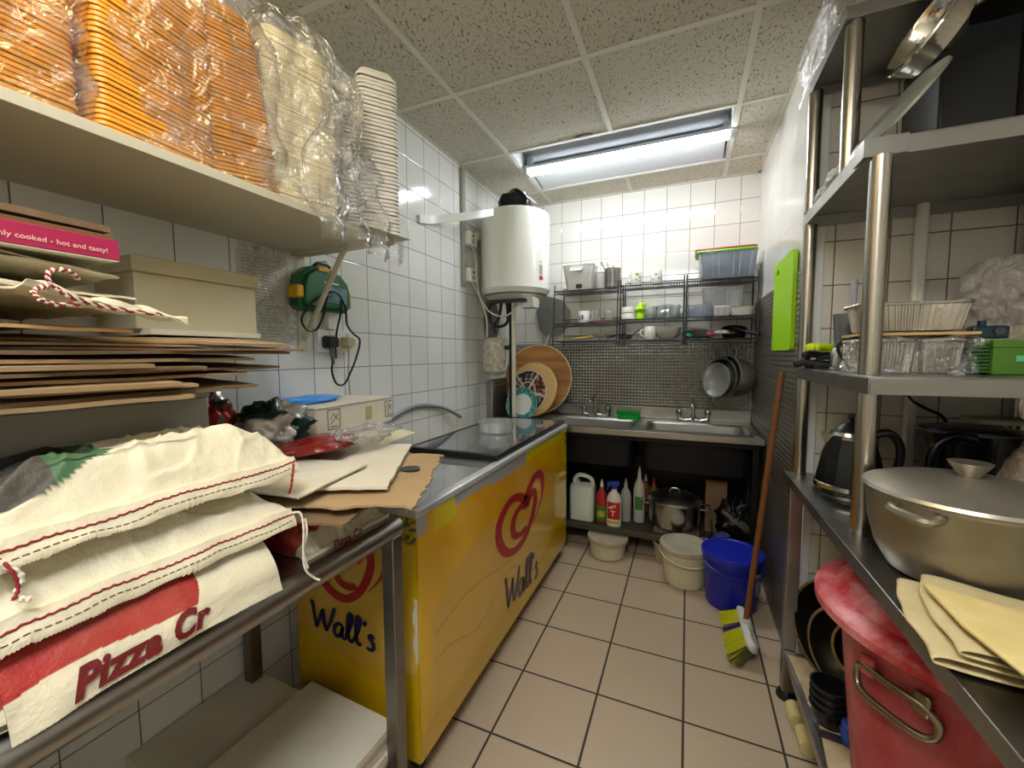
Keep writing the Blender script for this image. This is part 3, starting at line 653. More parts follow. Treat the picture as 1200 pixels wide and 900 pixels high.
b = B(); b.ob(tuple(Mx @ Vector((.1012, .055, .05))), (.001, .035, .05), (0, 0, 4)); b.build('tape', mat('brown_tape', '#b6a67e', .3), t)
# folded cream bag under it
sheet('paper_bag', 'flat cream paper bag lying under the white carton', 'paper bag', (-1.13, 1.06, 1.0), .36, .50, mat('cream_paper', '#d8cdac', .7), 8, .05, .003, seed=31, tear=.01)
# support stack beneath: case of flour behind the freezer end
t = thing('carton', 'plain brown carton low behind the stacked cardboard, against the tiles', 'carton', (-1.2, 1.0, .85))
B().box(-1.325, -1.03, .63, .862, .85, .995).build('body', card, t, bevel=.003)
B().box(-1.325, -1.03, .63, .862, .9955, 1.0).build('tape', mat('brown_tape'), t)
# blue bag on carton
def lump(name, label, cat, c, s, m, seed=0, amp=.25, sc=2.2, rot=(0, 0, 0), flat=.0, n=48, parent=None, colfn=None, crease=.1):
    b = B()
    def fn(u, v):
        a = u*2*math.pi; ph = (v-.5)*math.pi; x, y, z = math.cos(a)*math.cos(ph), math.sin(a)*math.cos(ph), math.sin(ph)
        k = 1+amp*nz(x*sc+seed, y*sc, z*sc)+crease*(.35-abs(nz(x*sc*2+seed, y*sc*2+3, z*sc*2)))+crease*.5*(.35-abs(nz(x*sc*5+seed, y*sc*5+3, z*sc*5)))
        zz = max(z*k, -1+flat) if flat else z*k
        return (x*k*s[0], y*k*s[1], zz*s[2])
    b.grid(fn, n, n//2, 0, colfn); o = b.build(name, m, ang=180)
    o.location = c; o.rotation_euler = tuple(R(a) for a in rot)
    if not parent: tag(o, label, cat)
    return o
lump('plastic_bag', 'flat bright blue plastic bag on top of the white carton', 'bag', (-1.24, 1.045, 1.124), (.06, .13, .016), mat('blue_bag', '#3f8fe0', .3), 3, .3)
foilm = mat('printed_foil', '#b9b6b0', .32, .6, vcol=True)
def colfoil(a, b_, sd):
    def f(u, v):
        k = nz(u*3+sd, v*3, sd); return a if k > .05 else (b_ if k > -.25 else C3('#d8d6d0'))
    return f
lump('dough_packet', 'crumpled red and dark packet leaning on the grey case', 'packet', (-1.16, .665, 1.115), (.07, .055, .075), foilm, 2, .3, 3, colfn=colfoil(C3('#7c1418'), C3('#5d524a'), 1), crease=.3, flat=.1)
lump('dough_packet', 'crumpled white, green and red foil packet beside the white carton', 'packet', (-1.09, .80, 1.075), (.08, .10, .072), foilm, 5, .35, 3, colfn=colfoil(C3('#14332a'), C3('#b9b8b4'), 6), crease=.35, flat=.1)
lump('dough_packet', 'flat dark red shiny packet lying in front of the white carton', 'packet', (-.99, .86, 1.024), (.09, .13, .022), mat('dark_red_foil', '#7d1a14', .25), 8, .2, 2, crease=.15)
lump('plastic_bag', 'scrunched clear plastic on the cardboard in front of the white carton', 'bag', (-.95, 1.0, 1.03), (.06, .13, .026), clear('scrunched_film', opac=.25, rough=.1, bump=(50, 1, .02), gloss=.45), 9, .4, 3, crease=.3)
# grey hose along the wall
b = B(); b.tube(smooth_pts([(-1.24, 1.30, .87), (-1.27, 1.42, .90), (-1.325, 1.52, .945), (-1.327, 1.66, .992), (-1.327, 1.82, 1.010), (-1.325, 2.0, .985), (-1.315, 2.12, .945), (-1.30, 2.22, .895)], 8), .010, 12)
tag(b.build('waste_hose', mat('grey_rubber', '#8b9198', .4)), 'grey flexible hose arching along the left tiles above the freezer', 'hose')
# ------------------------------------------------------------ first aid kit, sockets, sleeve, trunking
ng, ngd = mat('green_plastic', '#1e6b3f', .35, vary=(9, .4, '#14532f')), mat('dark_green', '#12452a', .4)
t = thing('first_aid_kit', 'green first aid case with yellow clips hung on the left wall', 'first aid kit', (-1.31, 1.18, 1.46))
poly = [(-.105, .0), (.105, .0), (.118, .015), (.118, .07), (.105, .115), (.06, .155), (.0, .17), (-.06, .16), (-.105, .125), (-.118, .08), (-.118, .015)]
B().prism(poly, lambda x, y, z: (-1.339+z, 1.185+x, 1.452+y), .055).build('case', ng, t, bevel=.008, seg=3)
B().prism([(x*.90, .012+y*.88) for x, y in poly], lambda x, y, z: (-1.284+z, 1.19+x, 1.452+y), .018).build('door', ng, t, bevel=.006, seg=3)
b = B(); b.tube(smooth_pts([(-1.29, 1.14, 1.613), (-1.285, 1.155, 1.628), (-1.285, 1.19, 1.632), (-1.287, 1.215, 1.622)], 6), .006, 8); b.build('handle', blackpl, t)
b = B(); b.box(-1.27, -1.262, 1.14, 1.19, 1.595, 1.612); b.build('catch', mat('yellow_plastic', '#d9a818', .4), t, bevel=.002)
b = B(); b.box(-1.32, -1.268, 1.05, 1.078, 1.49, 1.535); b.build('clip', mat('yellow_plastic'), t, bevel=.006)
b = B(); b.box(-1.32, -1.268, 1.284, 1.302, 1.47, 1.535); b.build('clip', mat('yellow_olive', '#b5a93a', .4), t, bevel=.006)
b = B(); b.box(-1.2655, -1.2645, 1.17, 1.275, 1.485, 1.545); b.build('label_plate', mat('teal_label', '#6f97a0', .4, vary=(40, .8, '#2c5a66')), t)
b = B(); b.box(-1.2644, -1.2640, 1.165, 1.235, 1.555, 1.561); b.build('white_print', whitepl, t)
# flex coiled over the case
b = B(); b.tube(smooth_pts([(-1.255, 1.18, 1.51), (-1.25, 1.13, 1.50), (-1.255, 1.08, 1.455), (-1.26, 1.055, 1.41), (-1.265, 1.08, 1.375), (-1.265, 1.12, 1.378), (-1.26, 1.15, 1.43), (-1.255, 1.175, 1.515), (-1.25, 1.215, 1.52), (-1.25, 1.25, 1.47), (-1.27, 1.275, 1.41), (-1.285, 1.32, 1.375), (-1.285, 1.36, 1.345), (-1.285, 1.335, 1.27), (-1.285, 1.30, 1.21), (-1.29, 1.27, 1.165), (-1.29, 1.23, 1.17), (-1.285, 1.205, 1.22), (-1.275, 1.202, 1.26)], 8), .0042, 8)
b.tube(smooth_pts([(-1.25, 1.23, 1.50), (-1.262, 1.235, 1.44), (-1.28, 1.235, 1.39), (-1.285, 1.228, 1.33), (-1.275, 1.218, 1.27)], 8), .004, 8)
tag(b.build('power_cord', blackpl), 'black looping flex draped from the green first aid case down to the socket', 'cord')
t = thing('wall_socket', 'double white wall socket below the green first aid case', 'socket', (-1.33, 1.27, 1.34))
B().box(-1.339, -1.318, 1.175, 1.345, 1.295, 1.385).build('face_plate', whitepl, t, bevel=.003)
for y in (1.215, 1.305): B().box(-1.318, -1.3145, y-.006+.02, y+.006+.02, 1.362, 1.376).build('switch', whitepl, t, bevel=.001)
t = thing('plug', 'black mains plug in the left half of the double socket', 'plug', (-1.30, 1.215, 1.33))
b = B(); b.loft([(.024, .024, 0, .01), (.026, .026, .01, .01), (.02, .022, .04, .01)], (-1.3135, 1.213, 1.335), M=rotm('Y', 90), capt=True); b.build('body', blackpl, t)
b = B(); b.tube([(-1.295, 1.213, 1.318), (-1.28, 1.208, 1.25)], [.008, .006], 10); b.build('strain_relief', blackpl, t)
t = thing('plug', 'aged cream mains plug in the right half of the double socket', 'plug', (-1.30, 1.30, 1.33))
b = B(); b.loft([(.023, .022, 0, .01), (.024, .024, .01, .01), (.017, .02, .036, .01)], (-1.3135, 1.305, 1.335), M=rotm('Y', 90), capt=True); b.build('body', mat('aged_cream', '#b5aa82', .4), t)
b = B(); b.tube(smooth_pts([(-1.295, 1.305, 1.315), (-1.30, 1.31, 1.27), (-1.31, 1.315, 1.22), (-1.33, 1.34, 1.12), (-1.335, 1.36, 1.0), (-1.335, 1.37, .9)], 6), .003, 8); b.build('flex', mat('grey_flex', '#9a9688', .5), t)
tag(B().box(-1.339, -1.312, 1.222, 1.262, 1.386, 1.655).build('cable_trunking', whitepl, bevel=.002), 'white cable trunking running up from the double socket to the shelf', 'trunking')
# plastic sleeve with a printed notice
t = thing('notice_sleeve', 'crinkled clear sleeve with a printed notice taped to the left wall', 'notice', (-1.337, 1.0, 1.48))
b = B(); b.box(-1.3395, -1.3385, .885, 1.07, 1.33, 1.63); b.build('notice', mat('notice_paper', '#d2d0c0', .6), t)
b = B()
for k in range(26):
    z = 1.61-.0105*k; random.seed(k); b.box(-1.3384, -1.3381, .90, .90+random.uniform(.09, .15), z, z+.003)
b.build('print_lines', mat('notice_ink', '#8e8f84', .7), t)
b = B(); b.grid(lambda u, v: (-1.330+.010*abs(nz(u*5, v*7))+.012*abs(nz(u*9, v*4, 3)), .885+.22*u, 1.32+.33*v), 44, 60); b.build('sleeve', clear('sleeve_film', opac=.10, rough=.1, bump=(30, 1, .02), gloss=.35, vary=(18, .4)), t, ang=180)
# ------------------------------------------------------------ chest freezer
FX0, FX1, FY0, FY1, FZ = -1.185, -.69, .925, 2.495, .845
t = thing('chest_freezer', 'yellow sliding-top ice cream chest freezer beside the left wall', 'freezer', ((FX0+FX1)/2, (FY0+FY1)/2, 0))
yel = mat('freezer_yellow', '#d9a50a', .16, vcol=True, coat=.5)
b = B(); b.loft([((FX1-FX0)/2-.004, (FY1-FY0)/2-.004, .075, .012), ((FX1-FX0)/2-.004, (FY1-FY0)/2-.004, .822, .012)], ((FX0+FX1)/2, (FY0+FY1)/2, 0), capt=True)
b.build('body', mat('freezer_body', '#cf9f10', .3), t)
Y1, Y2, Y3, TAN = C3('#e6b805'), C3('#dc9c0a'), C3('#d9c40a'), C3('#c99a3c')
def art(y, z):
    """faded sticker: y 0..1 along, z 0..1 up"""
    n = nz(y*2.5, z*2.2, 1.3)+.4*nz(y*7, z*6, 4)
    c = mix3(Y1, Y2, sstep(-.35, .4, n)*.75+.25*sstep(.3, .9, z))
    k = sstep(.0, .03, .60+.15*math.sin(y*5)-abs(z-.30-.2*y)-.35)*sstep(.02, .05, y)*sstep(.0, .04, .88-y)
    c = mix3(c, C3('#d8ab4c'), .7*k)
    k2 = sstep(0, .012, .055-abs((z-.86)+(y-.32)*1.35*.9))*(z > .35); c = mix3(c, C3('#e0a812'), .6*k2*k)
    if z > .94 and y > .42: c = C3('#dcc806')
    if z > .955-.02*(y > .3) and .12 < y < .55: c = C3('#a8a6a2')
    if z > .93 and y < .03: c = C3('#b4b2aa')
    if z > .90 and .05 < y < .13: c = C3('#dcc806')
    if y > .93: c = mix3(c, C3('#d8c206'), .8)
    if z < .12+.12*y: c = mix3(c, C3('#d0a808'), .8)
    for (a, a0, w_) in ((.44, 2.0, .0035), (.30, 4.0, .003)):
        zz = a+.05*math.sin(y*a0*5)+.05*y
        if abs(z-zz) < w_ and .05 < y < .6: c = mix3(c, C3('#7a5a1a'), .55)
    return c
b = B(); b.grid(lambda u, v: (FX1-.001, FY0+.006+(FY1-FY0-.012)*u, .08+(.82-.08)*v), 240, 130, 0, lambda u, v: art(u, v), th=.003); b.build('front_panel', yel, t)
def art2(u, v):
    c = mix3(C3('#c9a640'), C3('#c79a10'), sstep(.3, -.1, v-.25)); 
    if v < .42-.2*u: c = C3('#cfa80c')
    if u > .80: c = C3('#d3ae12') if v < .9 else C3('#4a4210') if nz(u*40, v*60) > .0 else C3('#b59a12')
    if u > .965 and .42 < v < .68 and u > .97+.012*math.sin(v*60): c = C3('#d9d2b4')
    return c
b = B(); b.grid(lambda u, v: (FX0+.006+(FX1-FX0-.010)*u, FY0+.001, .08+(.82-.08)*v), 130, 130, 0, art2, th=.003); b.build('end_panel', yel, t)
# printed heart swirl and script lettering
H1 = [(.50, -.60), (.86, -.12), (1.02, .45), (.88, .92), (.55, .95), (.24, .62), (.10, .34)]
H2 = [(.10, .34), (-.22, .62), (-.62, .62), (-.95, .25), (-.98, -.3), (-.72, -.82), (-.28, -1.0), (.12, -.80), (.42, -.38), (.58, .1), (.55, .42), (.38, .44), (.16, .12)]
H3 = [(.16, .12), (-.05, .26), (-.34, .14), (-.47, -.18), (-.38, -.52), (-.12, -.64), (.12, -.55)]
def heart(fn, parent, m, s, sx):
    b = B()
    for P_, w0 in ((H1, lambda t: .02+.17*sstep(0, .6, t)), (H2, lambda t: .20-.07*math.sin(math.pi*t)*.3-.03*t), (H3, lambda t: .17*(1-.3*t))):
        b.stroke(P_, lambda t, w0=w0: 1.3*w0(t), lambda x, y, z: fn(x*sx, y*s, z), .0006, 0, 10)
    b.build('heart_logo', m, parent)
SW = [[(0, .92), (.07, .98), (.13, .55), (.2, .06)], [(.2, .06), (.36, .45), (.5, .85)], [(.5, .85), (.52, .4), (.6, .05)], [(.6, .05), (.80, .50), (.93, .92), (1.02, 1.02)],
      [(1.36, .46), (1.22, .52), (1.06, .36), (1.03, .12), (1.14, .02), (1.28, .16), (1.38, .48)], [(1.38, .48), (1.33, .15), (1.40, .03), (1.52, .14)],
      [(1.52, .14), (1.70, .50), (1.78, .88), (1.70, .98), (1.62, .70), (1.62, .18), (1.72, .02), (1.86, .16)], [(1.86, .16), (2.04, .50), (2.12, .88), (2.04, .98), (1.96, .70), (1.96, .18), (2.04, .03), (2.14, .10)],
      [(2.32, .98), (2.26, .80)], [(2.56, .46), (2.46, .54), (2.38, .44), (2.50, .28), (2.52, .10), (2.40, .0), (2.28, .06)]]
SW = [[(x-(.10 if k > 3 else 0)-(.05 if k > 5 else 0)-(.03 if k > 6 else 0)+(.06 if k > 8 else 0), y*(1.06 if k in (6, 7) else 1)) for x, y in P_] for k, P_ in enumerate(SW)]
def walls(fn, parent, m, s, sx):
    b = B()
    for P_ in SW: b.stroke(P_, lambda t: .105+.04*math.sin(math.pi*t), lambda x, y, z: fn(x*sx, y*s, z), .0006, 0, 8)
    b.build('lettering', m, parent)
redp, bluep = mat('heart_red', '#a8101e', .3), mat('navy_print', '#1a1c52', .3)
heart(lambda x, y, z: (FX1+.0003+z, 1.745+x, .545+y-.07*x), t, redp, .145, .275)
walls(lambda x, y, z: (FX1+.0003+z, 1.53+x, .183+y-.11*x), t, mat('faded_navy_print', '#3c3552', .3), .14, .168)
heart(lambda x, y, z: (-.935+x, FY0-.0028-z, .640+y), t, redp, .115, .135)
walls(lambda x, y, z: (-1.112+x, FY0-.0028-z, .398+y-.05*x), t, bluep, .088, .107)
b = B(); text(b, '2', lambda x, y, z: (FX1+.0004+z, 2.435+x, .735+y), .09, 0, .002); b.build('number', pr, t)
# top frame, well, glass lids
rail = mat('pale_grey_rail', '#c3c5c6', .3, .2); frost = mat('frosted_liner', '#d6dbdc', .45, vary=(4, .5, '#a5adb2'))
b = B()
for (x0, x1, y0, y1) in ((FX1-.03, FX1+.004, FY0, FY1), (FX0, FX0+.03, FY0, FY1), (FX0+.03, FX1-.03, FY0, FY0+.045), (FX0+.03, FX1-.03, FY1-.045, FY1)): b.box(x0, x1, y0, y1, .822, .846)
b.build('top_rim', rail, t, bevel=.005)
b = B()
b.box(FX0+.03, FX1-.03, FY0+.045, FY1-.045, .8225, .825); b.build('liner', frost, t)
b = B(); b.grid(lambda u, v: (FX0+.04+(FX1-FX0-.08)*u, FY0+.05+.62*v, .8265+.006*abs(nz(u*4, v*6))+.002*abs(nz(u*14, v*14))), 40, 50); b.build('white_packaging', mat('white_wrap', '#d5d9d8', .35, vary=(7, .6, '#8f999c')), t)
lg = clear('freezer_glass', opac=.55, rough=.04, gloss=.42, tint='#eef3f2', haze='#e8eeee', gmin=.10)
b = B(); b.box(FX0+.035, FX1-.03, FY0+.05, FY0+.84, .838, .842); b.build('lower_lid', lg, t)
rl = B(); rl.box(FX0+.04, FX1-.02, 1.50, FY1-.02, .864, .869); lid = rl.build('upper_lid', clear('dark_lid_glass', opac=.6, rough=.05, gloss=.42, tint='#c5cccc', haze='#a4abad', gmin=.12), t)
b = B()
for (x0, x1, y0, y1) in ((FX0+.035, FX1-.014, 1.485, 1.51), (FX0+.035, FX1-.014, FY1-.03, FY1-.014), (FX0+.035, FX0+.048, 1.51, FY1-.03), (FX1-.026, FX1-.014, 1.51, FY1-.03)): b.box(x0, x1, y0, y1, .847, .872)
b.build('lid_frame', blackpl, lid, bevel=.002)
for (x, y) in ((FX1-.05, FY1-.06), (FX1-.05, FY0+.06), (FX0+.05, FY1-.06), (FX0+.05, FY0+.06)):
    c_ = B().cyl((x-.012, y, .028), (x+.012, y, .028), .028, n=20).build('castor', blackpl, t); B().box(x-.02, x+.02, y-.015, y+.015, .04, .078).build('fork', ssd, c_)
# round clear tub on the lid
def tub(name, label, cat, c, r, h, m, taper=.9, rim=.004, n=40):
    b = B(); b.lathe([(.001, 0), (r*taper*.96, 0), (r*taper, .003), (r*.99, h-.004), (r+rim, h-.003), (r+rim, h), (r*.97, h), (r*taper*.95, .006), (.001, .005)], c, n)
    return tag(b.build(name, m), label, cat)
tub('plastic_tub', 'round frosted plastic tub standing on the freezer lid', 'tub', (-.935, 1.97, .8725), .098, .058, tubpl)
# ------------------------------------------------------------ water heater in the back left corner
wh = mat('heater_enamel', '#e0e1d8', .22, vary=(2, .2, '#cfd0c2'))
HX, HY, HR = -1.092, 2.62, .232
t = thing('water_heater', 'white cylindrical wall-hung water heater in the back left corner', 'water heater', (HX, HY, 1.66))
b = B(); b.lathe([(.001, 1.672), (HR*.6, 1.672), (HR*.93, 1.682), (HR, 1.705), (HR+.003, 1.712), (HR, 1.72), (HR, 2.19), (HR*.985, 2.205), (HR*.8, 2.222), (.001, 2.235)], (HX, HY, 0), 64); b.build('tank', wh, t)
b = B(); b.lathe([(.001, 1.630), (HR*.55, 1.634), (HR*.72, 1.645), (HR*.86, 1.672), (.001, 1.676)], (HX, HY, 0), 64); b.build('bottom_cap', mat('cap_white', '#d7d6cb', .3), t)
b = B(); b.box(HX-.09, HX+.16, HY-.235, HY-.19, 1.612, 1.632); b.build('element_cover', blackpl, t, bevel=.003)
b = B(); b.box(HX+.11, HX+.20, HY-.19, HY-.08, 1.578, 1.642); b.build('thermostat_box', mat('grey_white', '#cfd0c8', .4), t, bevel=.004)
b = B(); b.box(XL+.001, HX-.18, 2.43, 2.46, 2.03, 2.085); b.build('mounting_bracket', mat('cream_steel'), t, bevel=.003)
def onh(x, y, z):
    a = math.atan2(-.55, .83)+x/HR; return (HX+(HR+.0006+z)*math.cos(a), HY+(HR+.0006+z)*math.sin(a), 1.70+y)
b = B(); b.prism([(0.03, .06), (.065, .06), (.065, .085), (.03, .085)], onh, .0006); b.build('red_label', mat('red_label_print', '#b5222c', .4), t)
b = B(); b.prism([(.03, .09), (.06, .09), (.06, .155), (.03, .155)], onh, .0004); b.stroke([(.035, .17), (.045, .175), (.055, .17)], .008, onh, .0004); b.build('grey_print', mat('grey_print', '#a3a2a6', .5), t)
# black dust mask / fan box on top of the heater
t = thing('black_casing', 'glossy black and silver casing on top of the water heater', 'casing', (HX, HY-.02, 2.222))
b = B(); b.loft([(.10, .09, 0, .03), (.105, .09, .03, .03), (.085, .07, .085, .03), (.05, .04, .10, .02)], (HX+.03, HY-.06, 2.232), capt=True, M=rotm('Z', 10)); b.build('shell', mat('gloss_black', '#0d0d0f', .15), t)
b = B(); b.grid(lambda u, v: (HX+.14-.12*u+.02*v, HY-.155+.15*v, 2.262+.05*math.sin(u*2.4)*1.2+.004), 12, 8, th=.006); b.build('silver_cover', mat('silver_plastic', '#a9aaae', .2, .7), t)
# flat white duct from the wall to the heater
b = B(); b.grid(lambda u, v: (-1.325+.19*sstep(.15, .9, u), 1.87+.51*u, 1.985+.165*u**1.2+.028*math.sin(u*math.pi*.9)*0+(.045*v)+.003*nz(u*8, v*3)), 40, 4, th=.012)
tag(b.build('flat_duct', whitepl), 'flat white plastic strip running from the left wall to the top of the water heater', 'duct')
tag(B().box(-1.339, -1.318, 2.315, 2.345, 1.72, 2.45).build('cable_conduit', mat('grey_conduit', '#9c9a90', .45), bevel=.003), 'vertical grey conduit from the ceiling down the left wall by the heater', 'conduit')
for (z, lab) in ((1.985, 'upper white switch box on the left wall beside the water heater'), (1.755, 'lower white switch box on the left wall beside the water heater')):
    t = thing('switch_box', lab, 'switch', (-1.33, 2.42, z))
    B().box(-1.339, -1.29, 2.34, 2.50 if 0 else 2.445, z, z+.085).build('box', whitepl, t, bevel=.004)
    b = B(); b.box(-1.29, -1.286, 2.385, 2.40, z+.055, z+.068); b.build('rocker', blackpl, t); b = B(); b.box(-1.29, -1.2868, 2.375, 2.41, z+.012, z+.040); b.build('label_print', mat('grey_print'), t)
b = B()
b.tube(smooth_pts([(-1.30, 2.40, 1.985), (-1.29, 2.42, 1.90), (-1.28, 2.44, 1.70), (-1.24, 2.44, 1.58), (-1.22, 2.44, 1.50), (-1.215, 2.43, 1.40)], 8), .005, 8)
b.tube(smooth_pts([(-1.30, 2.38, 1.755), (-1.26, 2.42, 1.66), (-1.20, 2.42, 1.57), (-1.12, 2.42, 1.53), (-1.05, 2.42, 1.54), (-.98, 2.42, 1.60)], 8), .005, 8)
tag(b.build('heater_cable', mat('cream_flex', '#cfc9b4', .5)), 'cream cables hanging from the switch boxes to the bottom of the heater', 'cable')
b = B(); 
for (pts) in ([(-1.10, 2.50, 1.62), (-1.10, 2.5, 1.50), (-1.16, 2.5, 1.47), (-1.22, 2.5, 1.50), (-1.24, 2.52, 1.60), (-1.20, 2.54, 1.635)], [(-1.12, 2.45, 1.615), (-1.14, 2.45, 1.52), (-1.18, 2.45, 1.47), (-1.16, 2.45, 1.42)]):
    b.tube(smooth_pts(pts, 8), .011, 10)
tag(b.build('flexible_hose', blackpl), 'black braided hoses looping under the water heater', 'hose')
for x, r_, lab, m_ in ((-1.055, .014, 'white supply pipe dropping straight from the water heater', mat('pipe_white', '#cfcab8', .4)), (-1.10, .009, 'thin dark pipe dropping beside the white supply pipe', blackm)):
    tag(B().cyl((x, 2.50+(.05 if r_ < .01 else 0), .845), (x, 2.50+(.05 if r_ < .01 else 0), 1.63), r_, n=14).build('water_pipe', m_), lab, 'pipe')
t = thing('filter_housing', 'lime-crusted white bowl-shaped housing on the wall below the heater', 'filter', (-1.225, 2.56, 1.14))
cr_ = mat('crusted_white', '#d9d5c4', .8, vary=(30, .8, '#a39a7e'), bump=(60, 1, .01))
b = B(); b.lathe([(.001, 1.135), (.05, 1.14), (.082, 1.17), (.09, 1.22), (.092, 1.36), (.085, 1.39), (.05, 1.40), (.001, 1.402)], (-1.228, 2.58, 0), 36); b.build('housing', cr_, t)
b = B(); b.tube(smooth_pts([(-1.135, 2.56, 1.35), (-1.12, 2.55, 1.25), (-1.14, 2.53, 1.18), (-1.17, 2.52, 1.22), (-1.22, 2.50, 1.29)], 8), .006, 8); b.build('tube', mat('pipe_white'), t)
b = B(); b.cyl((-1.155, 2.56, 1.33), (-1.115, 2.56, 1.33), .016, n=12); b.build('connector', blackpl, t)
tag(B().box(-1.338, -1.29, 2.655, 2.70, .10, 1.09).build('steel_post', ss, bevel=.003), 'narrow vertical steel post at the left end of the sink', 'post')

b = B(); b.lathe([(.001, 0), (.115, 0), (.125, .008), (.122, .010), (.112, .004), (.001, .004)], (-1.336, 2.74, 1.53), 40, rotm('Y', 90), sx=1.25)
tag(b.build('hanging_tray', mat('dull_grey_tray', '#77766e', .5, .5)), 'dull grey oval tray hanging on the left wall behind the heater hoses', 'tray')
# ------------------------------------------------------------ double sink
SX0, SX1, SY0, SY1, SZ = -1.20, .400, 2.575, 3.155, .812
t = thing('double_sink', 'stainless double bowl sink unit along the back wall', 'sink', (-.4, 2.87, 0))
b = B()
BW = [(-.98, -.31), (-.25, .345)]; by0, by1 = 2.665, 3.03
b.box(SX0, SX1, SY0, by0, SZ-.004, SZ); b.box(SX0, SX1, by1, SY1, SZ-.004, SZ)
b.box(SX0, BW[0][0], by0, by1, SZ-.004, SZ); b.box(BW[0][1], BW[1][0], by0, by1, SZ-.004, SZ); b.box(BW[1][1], SX1, by0, by1, SZ-.004, SZ)
b.box(SX0, SX1, SY0, SY0+.004, SZ-.034, SZ+.002)
b.build('worktop', ss, t, bevel=.0015)
B().box(SX0, SX1, SY1-.018, SY1, SZ, .895).build('upstand', ss, t, bevel=.003)
b = B(); b.box(SX1-.045, SX1-.02, SY0+.05, by1, SZ, SZ+.006); b.build('drain_ridge', ss, t, bevel=.002)
for (x0, x1) in BW:
    hx, hy = (x1-x0)/2, (by1-by0)/2; c = ((x0+x1)/2, (by0+by1)/2, 0)
    b = B(); b.loft([(hx+.012, hy+.012, SZ+.001, .05), (hx, hy, SZ+.0015, .05), (hx-.012, hy-.012, SZ-.012, .045), (hx-.03, hy-.03, SZ-.245, .05), (hx-.06, hy-.06, SZ-.255, .05)], c, capb=False, capt=True); bo = b.build('bowl', ss, t)
    b = B(); b.lathe([(.001, SZ-.252), (.03, SZ-.251), (.04, SZ-.249)], c, 20); b.build('drain', chrome, bo)
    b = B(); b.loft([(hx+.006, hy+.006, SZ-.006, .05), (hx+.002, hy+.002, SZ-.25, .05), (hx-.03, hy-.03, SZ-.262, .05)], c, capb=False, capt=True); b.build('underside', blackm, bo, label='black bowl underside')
b = B(); b.box(SX0+.01, SX1-.01, SY0+.03, SY0+.045, SZ-.045-.02, SZ-.02); b.build('front_rail', blackm, t)
for (x, y) in ((SX1-.035, SY0+.05), (SX0+.04, SY0+.05), (SX1-.035, 3.11), (SX0+.04, 3.11)):
    lg = B().box(x-.015, x+.015, y-.015, y+.015, .03, SZ-.02).build('leg', blackm, t); B().cyl((x, y, 0), (x, y, .032), .02, n=12).build('foot', blackpl, lg)
B().box(SX0+.02, SX1-.02, SY0+.06, 3.12, .148, .162).build('undershelf', mat('scuffed_dark_shelf', '#4a443c', .5, vary=(9, .6, '#2c2925')), t)
B().box(SX0+.02, SX1-.02, SY0+.045, SY0+.06, .125, .165).build('shelf_rail', mat('scuffed_dark_shelf'), t, bevel=.003)
B().box(SX0+.02, SX1-.02, 3.04, 3.06, .17, SZ-.26).build('back_panel', blackm, t)
# mixer taps
def tap(x, label):
    y = 3.085; t = thing('mixer_tap', label, 'tap', (x, y, SZ))
    b = B(); b.tube(smooth_pts([(x-.09, y, SZ+.022), (x-.05, y, SZ+.012), (x, y, SZ+.018), (x+.05, y, SZ+.012), (x+.09, y, SZ+.022)], 6), .014, 12); b.cyl((x, y, SZ), (x, y, SZ+.05), .018); b.build('body', chrome, t)
    for s_ in (-1, 1):
        b = B(); b.cyl((x+s_*.09, y, SZ), (x+s_*.09, y, SZ+.05), .014, .013, 16); b.build('valve', chrome, t)
        b = B(); 
        b.lathe([(.001, SZ+.05), (.02, SZ+.052), (.023, SZ+.062), (.019, SZ+.085), (.008, SZ+.092), (.001, SZ+.092)], (x+s_*.09, y, 0), 10); b.build('handle', chrome, t)
    b = B(); b.tube(smooth_pts([(x, y, SZ+.05), (x, y, SZ+.12), (x, y-.015, SZ+.15), (x-.005, y-.06, SZ+.155), (x-.008, y-.13, SZ+.135), (x-.008, y-.145, SZ+.12)], 6), .0105, 12); b.build('spout', chrome, t)
tap(-.63, 'chrome mixer tap over the left sink bowl'); tap(.045, 'chrome mixer tap over the right sink bowl')
t = thing('sponge_tray', 'bright green plastic sponge tray between the two sink taps', 'sponge tray', (-.385, 3.06, SZ))
gp = clear('green_clear_plastic', tint='#4fe06a', opac=.55, haze='#2fd552', rough=.15, gloss=.3)
b = B(); b.loft([(.075, .035, 0, .01), (.08, .04, .03, .01), (.082, .042, .03, .01), (.076, .036, .004, .01)], (-.385, 3.06, SZ+.001), capt=True); b.build('tray', mat('green_plastic_bright', '#1fc94a', .3), t)
b = B(); b.loft([(.08, .04, .031, .01), (.083, .043, .05, .01), (.08, .04, .066, .01)], (-.385, 3.06, SZ+.001), capt=True); b.build('lid', gp, t)
# ------------------------------------------------------------ boards and plates leaning at the left end
def disc(b, c, r, th, tilt, mi=0, prof=None, yaw=0, n=64):
    M = Matrix.Translation(c) @ rotm('Z', yaw) @ rotm('X', 90-tilt)
    pf = prof or [(.001, -th/2), (r-.003, -th/2), (r, -th/2+.003), (r, th/2-.003), (r-.003, th/2), (.001, th/2)]
    b.lathe(pf, (0, 0, 0), n, M, mi)
wood = mat('striped_wood', '#b07a3e', .45, vary=(3.5, .8, '#7e4f22', (.6, .6, 9)), coat=.2)
t = thing('pizza_board', 'large round striped wooden board leaning in the sink corner behind the plates', 'board', (-1.06, 3.02, .85))
b = B(); disc(b, (-1.075, 3.02, 1.09), .272, .018, 12); b.build('board', wood, t)
b = B(); disc(b, (-1.075, 3.02, 1.09), .27, .018, 12, prof=[(.268, -.010), (.275, -.008), (.275, .008), (.268, .010)]); b.build('rim', mat('pale_wood_edge', '#dcc28e', .5), t)
